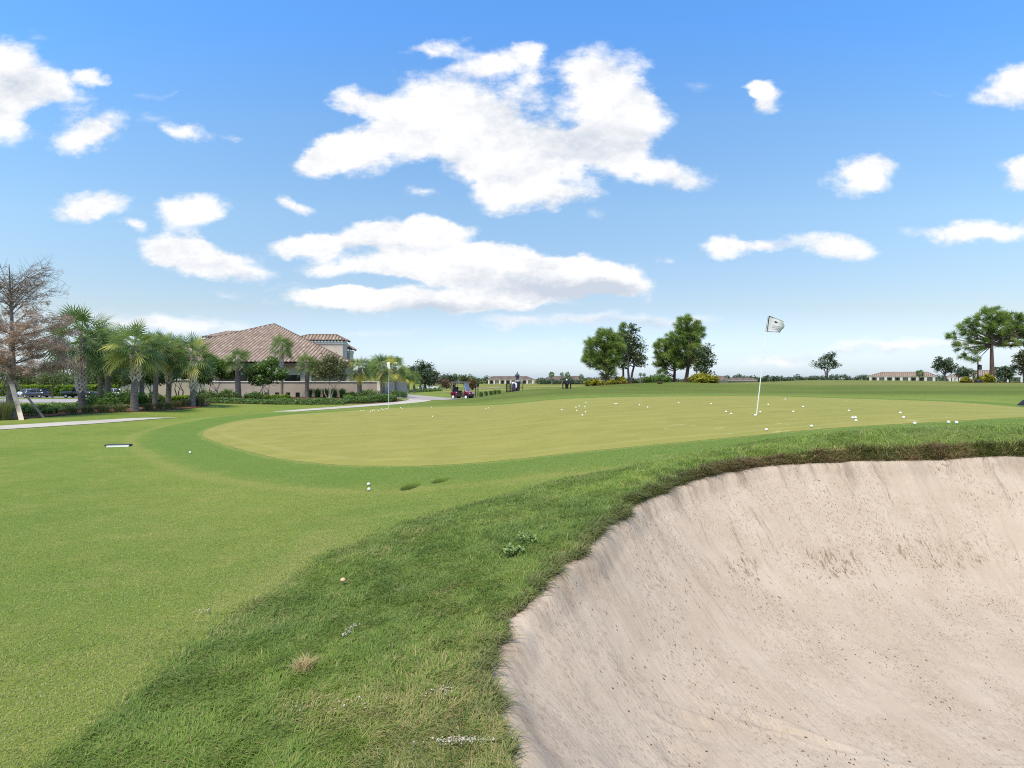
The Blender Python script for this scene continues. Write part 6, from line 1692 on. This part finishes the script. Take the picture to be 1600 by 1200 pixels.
mb = MB(); mb.lathe([(0.30,0.0), (0.30,0.07), (0.06,0.10), (0.05,0.3)], n=16); mb.build('base', m_iron, um)
# round grey fan-like bin and metal stand
st_ = empty('metal_stand', at(813.2, Y)); tag(st_, 'open black metal stand with a grey tray right of the slatted rack', 'stand')
for sx in (-0.21, 0.21):
    for sy in (-0.2, 0.2):
        mb = MB(); mb.box((sx,sy,0.34), (0.045,0.045,0.70)); mb.build('leg', m_iron, st_)
mb = MB(); mb.box((0,0,0.35), (0.40,0.40,0.035)); mb.build('shelf', m_iron, st_)
mb = MB(); mb.box((0,0,0.80), (0.50,0.46,0.24), bev=0.03); mb.build('tray', simple('grey brown tray', (0.17,0.145,0.125), 0.7), st_)
bk = empty('bin', (PX(809.2,Y-0.2), Y-0.2, hz(PX(809.2,Y), Y))); tag(bk, 'round dark grey bin between the slatted rack and the metal stand', 'bin')
mb = MB(); mb.lathe([(0.0001,0.0), (0.17,0.0), (0.20,0.85), (0.22,0.88), (0.19,0.90), (0.17,0.6)], n=18); mb.build('body', simple('dark grey metal', (0.07,0.072,0.08), 0.5), bk)
mb = MB(); mb.lathe([(0.21,0.905), (0.20,0.96), (0.10,1.03), (0.0001,1.05)], n=18); mb.build('lid', simple('mid grey metal', (0.22,0.23,0.24), 0.4), bk)

Y = 50.0
tb = empty('stand_table', at(885.5, Y)); tag(tb, 'black table stand with a boxed top and a white ball on it', 'table')
w_ = 13.2*Y/F; h_ = PZ(594.6, Y)-hz(PX(885.5,Y), Y)
for sx in (-1, 1):
    for sy in (-1, 1):
        mb = MB(); mb.box((sx*(w_/2-0.03), sy*0.22, (h_-0.22)/2-0.02), (0.055,0.055,h_-0.2)); mb.build('leg', m_iron, tb)
mb = MB(); mb.box((0,0,h_-0.14), (w_,0.52,0.26), bev=0.02); mb.build('box', m_iron, tb)
mb = MB(); mb.box((0.02,-0.27,h_-0.16), (w_*0.55,0.02,0.14)); mb.build('panel', simple('navy panel', (0.02,0.025,0.06), 0.6), tb)
for sy in (-1, 1):
    mb = MB(); mb.box((0, sy*0.22, 0.14), (w_-0.1,0.035,0.035)); mb.build('stretcher', m_iron, tb)
mb = MB(); mb.prism([(-0.10,0.0), (0.10,0.0), (0.16,h_-0.3), (-0.14,h_-0.3)], 'y', -0.12, 0.12); mb.build('chute', simple('dark brown board', (0.035,0.022,0.016), 0.7), tb)
mb = MB(); mb.lathe([(max(1e-4,0.075*math.sin(math.pi*i/10)), h_+0.05-0.075*math.cos(math.pi*i/10)) for i in range(11)], n=16); mb.build('ball', m_wht, tb)

# ------------------------------------------------------------------ vehicles
m_tyre = simple('black tyre', (0.018,0.018,0.018), 0.85, var=0.2)
m_rim = simple('silver wheel rim', (0.48,0.48,0.48), 0.35, 0.7, var=0.05)
m_rim_w = simple('white wheel cover', (0.70,0.69,0.66), 0.5, var=0.05)
m_glass = simple('dark tinted glass', (0.020,0.024,0.028), 0.08, var=0.1, spec=0.6)
m_lampr = simple('red lamp lens', (0.30,0.02,0.02), 0.25)
m_lampw = simple('clear lamp lens', (0.66,0.66,0.64), 0.15)
def paint(name, col):
    m = simple(name, col, 0.28, 0.0, var=0.03, spec=0.5); m.node_tree.nodes['Principled BSDF'].inputs['Coat Weight'].default_value = 0.6; return m
def wheel(parent, x, y, r, w, rim):
    mb = MB(); mb.lathe([(r*0.62,-w/2), (r*0.93,-w/2), (r,-w*0.3), (r,w*0.3), (r*0.93,w/2), (r*0.62,w/2)], n=22, axis='y'); wv = mb.build('wheel', m_tyre, parent); wv.location = (x, y, r)
    mb = MB(); sgn = 1 if y > 0 else -1
    mb.lathe([(0.0001,sgn*w*0.52), (r*0.2,sgn*w*0.5), (r*0.55,sgn*w*0.36), (r*0.64,sgn*w*0.46)], n=18, axis='y'); mb.build('rim', rim, wv)
def section_body(prof_w, name, mat, parent):
    """prof_w: list of (x, list of (half width, z)) cross sections lofted along x"""
    mb = MB(); vs = []; n = None
    for x, ring in prof_w:
        full = [(w, z) for w, z in ring] + [(-w, z) for w, z in reversed(ring)]
        n = len(full); vs += [(x, a, b_) for a, b_ in full]
    fs = []
    for i in range(len(prof_w)-1):
        for k in range(n):
            j = (k+1) % n; fs.append((i*n+k, i*n+j, (i+1)*n+j, (i+1)*n+k))
    fs.append(tuple(range(n-1,-1,-1))); m_ = (len(prof_w)-1)*n; fs.append(tuple(range(m_, m_+n)))
    mb.add(vs, fs, True); o = mb.build(name, mat, parent)
    return o
def car(loc, rz, pm, label, kind='hatch', group='parked cars', rim=None):
    o = empty('parked_car', loc, rz); tag(o, label, 'car', group)
    W = 0.88
    def ring(w, zb, zt, sh): return [(w*0.86, zb), (w, zb+0.12), (w, sh), (w*0.93, zt)]
    if kind == 'pickup':
        secs = [(-2.75,0.45,1.02,0.86),(-2.6,0.38,1.12,0.95),(-0.6,0.34,1.12,0.95),(0.9,0.34,1.10,0.95),(1.2,0.36,1.12,0.98),(2.4,0.38,1.04,0.92),(2.7,0.45,0.90,0.8)]
        cab = [(-0.75,1.10,0.0),(-0.62,1.78,0.1),(0.55,1.80,0.1),(1.25,1.10,0.0)]; wx = (-1.75, 1.75); r = 0.40
    elif kind == 'sedan':
        secs = [(-2.3,0.42,0.86,0.74),(-2.15,0.32,0.98,0.84),(-1.2,0.28,0.98,0.84),(0.9,0.28,0.96,0.82),(1.9,0.30,0.84,0.72),(2.25,0.40,0.68,0.62)]
        cab = [(-1.75,0.96,0.0),(-1.0,1.42,0.14),(0.15,1.44,0.14),(1.15,0.94,0.0)]; wx = (-1.38, 1.40); r = 0.32
    else:
        secs = [(-2.0,0.42,0.92,0.8),(-1.88,0.30,1.02,0.86),(-0.9,0.27,1.02,0.86),(0.9,0.27,0.98,0.84),(1.75,0.30,0.84,0.72),(2.05,0.40,0.66,0.6)]
        cab = [(-1.95,1.00,0.0),(-1.45,1.46,0.13),(0.10,1.50,0.13),(1.20,0.96,0.0)]; wx = (-1.30, 1.33); r = 0.32
    section_body([(x, ring(W*(0.94 if i in (0, len(secs)-1) else 1), zb, zt, sh)) for i, (x, zb, zt, sh) in enumerate(secs)], 'body', pm, o)
    section_body([(x, [(W*0.90-ins*0.2, min(z0_, z)-0.03), (W*0.90-ins, z)]) for (x, z, ins), z0_ in zip(cab, [cab[0][1], 1.0, 1.0, cab[-1][1]])], 'cabin', m_glass, o)
    (x1, z1, i1), (x2, z2, i2) = cab[1], cab[2]
    mb = MB(); mb.box(((x1+x2)/2, 0, max(z1,z2)+0.012), (x2-x1+0.25, 2*(W*0.90-i1)+0.05, 0.06), bev=0.025); mb.build('roof_panel', pm, o)
    for sy in (-1, 1):
        for xa, za, xb, zb_ in ((cab[0][0]+0.05, cab[0][1], x1, z1), (x2, z2, cab[3][0], cab[3][1]), (0.5*(x1+x2)-0.1, 0.98, 0.5*(x1+x2)-0.1, max(z1,z2))):
            mb = MB(); mb.tube([(xa, sy*(W*0.905), za), (xb, sy*(W*0.905-i1), zb_)], 0.038, 6); mb.build('pillar', pm, o)
        mb = MB(); mb.box((secs[-1][0]-0.10, sy*0.60, 0.66 if kind != 'pickup' else 0.86), (0.16,0.34,0.13), bev=0.03); mb.build('headlight', m_lampw, o)
        mb = MB(); mb.box((secs[0][0]+0.03, sy*0.66, 0.84), (0.10,0.22,0.18), bev=0.02); mb.build('tail_lamp', m_lampr, o)
        mb = MB(); mb.box((0.78, sy*(W+0.09), 1.0), (0.12,0.18,0.12), bev=0.03); mb.build('mirror', pm, o)
        mb = MB(); mb.box((-0.35, sy*(W+0.004), 0.80), (0.16,0.03,0.03)); mb.build('door_handle', m_rim, o)
        for x_ in wx: wheel(o, x_, sy*(W-0.10), r, 0.22, rim or m_rim)
    return o
pm_b = paint('dark blue grey paint', (0.035,0.040,0.060)); pm_w = paint('white paint', (0.72,0.72,0.70)); pm_k = paint('black paint', (0.010,0.010,0.012))
pm_s = paint('silver paint', (0.62,0.64,0.68))
def on(x, y, dz=0.05): return (x, y, hz(x, y)+dz)
Yc = 104.0
car(on(PX(56.5,Yc), Yc), R(180), pm_b, 'dark blue hatchback parked before the long hedge, seen from the side', 'hatch')
car(on(PX(43,Yc+3.0), Yc+3.0), R(168), pm_s, 'silver car parked just behind the dark blue hatchback', 'hatch')
car(on(PX(124,101.0), 101.0), R(0), pm_k, 'black pickup partly hidden by the tallest palm trunk', 'pickup')
for px, k_, l_ in ((42, 'hatch', 'white car roof showing over the hedge above the silver car'), (91, 'sedan', 'white car roof showing over the hedge between the hatchback and the pickup'), (104, 'hatch', 'white car roof showing over the hedge left of the black pickup'), (190, 'hatch', 'white car seen between the booted palm and the front palm trunks'), (224, 'sedan', 'white car seen just right of the front palm trunk')):
    Yk = 118.0 if px < 150 else 90.0
    z_ = PZ(605.2 if px < 150 else 608.0, Yk) - 1.48
    car((PX(px,Yk), Yk, z_ if px < 150 else max(hz(PX(px,Yk),Yk), z_)), R(0), pm_w, l_, k_)

m_red = paint('dark red cart paint', (0.135,0.010,0.024))
m_seat = simple('dark navy vinyl', (0.018,0.020,0.028), 0.5)
m_roofc = simple('mauve grey cart roof', (0.20,0.17,0.18), 0.6)
m_tan = simple('tan vinyl', (0.46,0.38,0.28), 0.6)
m_screen = simple('clear grey windshield', (0.48,0.50,0.54), 0.15, var=0.04, spec=0.6)
def golf_cart(loc, rz, pm, label, seat, roof, screen=True):
    o = empty('golf_cart', loc, rz); tag(o, label, 'golf cart', 'golf carts on the cart road')
    mb = MB(); mb.box((0.0,0,0.33), (2.15,1.0,0.12), bev=0.03); mb.build('floor', m_black, o)
    rear = [(-1.18,0.42),(-1.16,0.70),(-1.0,0.80),(-0.42,0.80),(-0.28,0.72),(-0.26,0.36),(-0.48,0.36),(-0.52,0.50),(-0.62,0.60),(-0.80,0.62),(-0.96,0.56),(-1.04,0.42)]
    mb = MB(); mb.prism(rear, 'y', -0.58, 0.58); rb = mb.build('rear_body', pm, o); rb.modifiers.new('bev', 'BEVEL').width = 0.03
    front = [(0.48,0.36),(0.50,0.62),(0.58,0.92),(0.70,0.97),(1.02,0.80),(1.22,0.60),(1.26,0.40),(1.10,0.38),(1.06,0.52),(0.94,0.60),(0.80,0.60),(0.68,0.52),(0.64,0.36)]
    mb = MB(); mb.prism(front, 'y', -0.56, 0.56); fb = mb.build('front_cowl', pm, o); fb.modifiers.new('bev', 'BEVEL').width = 0.03
    for sy in (-1, 1):
        mb = MB(); mb.box((1.20,sy*0.34,0.66), (0.10,0.20,0.10), bev=0.03); mb.build('headlight', m_lampw, fb)
    mb = MB(); mb.box((1.28,0,0.40), (0.12,0.98,0.16), bev=0.04); mb.build('bumper', m_black, o)
    mb = MB(); mb.box((-0.52,0,0.86), (0.55,1.02,0.13), bev=0.05); mb.build('seat', seat, o)
    mb = MB(); mb.box((-0.84,0,1.12), (0.13,1.02,0.42), bev=0.05); mb.build('backrest', seat, o)
    mb = MB(); mb.box((-0.10,0,1.86), (1.95,1.14,0.08), bev=0.035); mb.build('roof', roof, o)
    for sy in (-1, 1):
        mb = MB(); mb.tube([(-0.98,sy*0.52,0.78), (-0.95,sy*0.52,1.84)], 0.024, 7); mb.build('roof_post', m_tan, o)
        mb = MB(); mb.tube([(0.66,sy*0.52,0.92), (0.50,sy*0.52,1.84)], 0.024, 7); mb.build('roof_post', m_black, o)
        wheel(o, -0.80, sy*0.50, 0.26, 0.20, m_rim_w); wheel(o, 0.86, sy*0.50, 0.26, 0.20, m_rim_w)
        mb = MB(); mb.tube([(-0.42,sy*0.54,0.86), (-0.38,sy*0.54,1.08), (-0.78,sy*0.54,1.10)], 0.020, 6); mb.build('arm_rail', m_black, o)
    if screen:
        mb = MB(); mb.box((0,0,0), (0.02,1.0,0.86)); me = mb.mesh('windshield'); me.transform(Matrix.Translation((0.585,0,1.39)) @ Matrix.Rotation(R(-10), 4, 'Y')); link_mesh('windshield', me, m_screen, o)
    mb = MB(); mb.tube([(0.52,0.26,0.80), (0.30,0.26,1.08)], 0.022, 6)
    ring = [(0.30+0.10*math.cos(a)*0.6, 0.26+0.17*math.sin(a), 1.08+0.13*math.cos(a)) for a in [2*math.pi*i/16 for i in range(17)]]
    mb.tube(ring, 0.016, 5, cap=False); mb.build('steering_wheel', m_black, o)
    mb = MB(); mb.box((-1.16,0,0.62), (0.22,0.92,0.05), bev=0.02); mb.build('bag_well', m_black, o)
    return o
xg = PX(722, 56.5)
gc = golf_cart(on(xg, 56.5, -0.06), R(-28), m_red, 'dark red golf cart with a mauve roof and dark seats on the cart road', m_seat, m_roofc)
gc.scale = (0.9, 0.9, 0.9)
bg = empty('golf_bag', (xg-0.92, 56.5+0.40, hz(xg, 56.5)+0.52)); tag(bg, 'dark golf bag strapped on the back of the red golf cart', 'golf bag')
mb = MB(); mb.lathe([(0.0001,0.0), (0.12,0.01), (0.14,0.5), (0.13,0.86), (0.10,0.86)], n=14); mb.build('body', m_seat, bg)
mb = MB(); mb.box((-0.13,0,0.36), (0.08,0.16,0.4), bev=0.02); mb.build('pocket', m_seat, bg)
for k in range(5):
    a = k*1.26; mb = MB(); mb.tube([(0.05*math.cos(a),0.05*math.sin(a),0.8), (0.08*math.cos(a),0.08*math.sin(a),1.08)], 0.01, 5); mb.box((0.08*math.cos(a)+0.03,0.08*math.sin(a),1.10), (0.09,0.04,0.05)); mb.build('club', bpy.data.materials['steel'], bg)
xg = PX(674.5, 100)
golf_cart(on(xg, 100, 0.06), R(172), pm_w, 'white golf cart parked under the dark oak beyond the palm row', m_tan, pm_w, screen=False)
xg = PX(667.5, 101)
golf_cart(on(PX(664,103), 103, 0.06), R(150), pm_w, 'second white golf cart half hidden behind a palm trunk by the dark oak', m_seat, pm_w, screen=False)
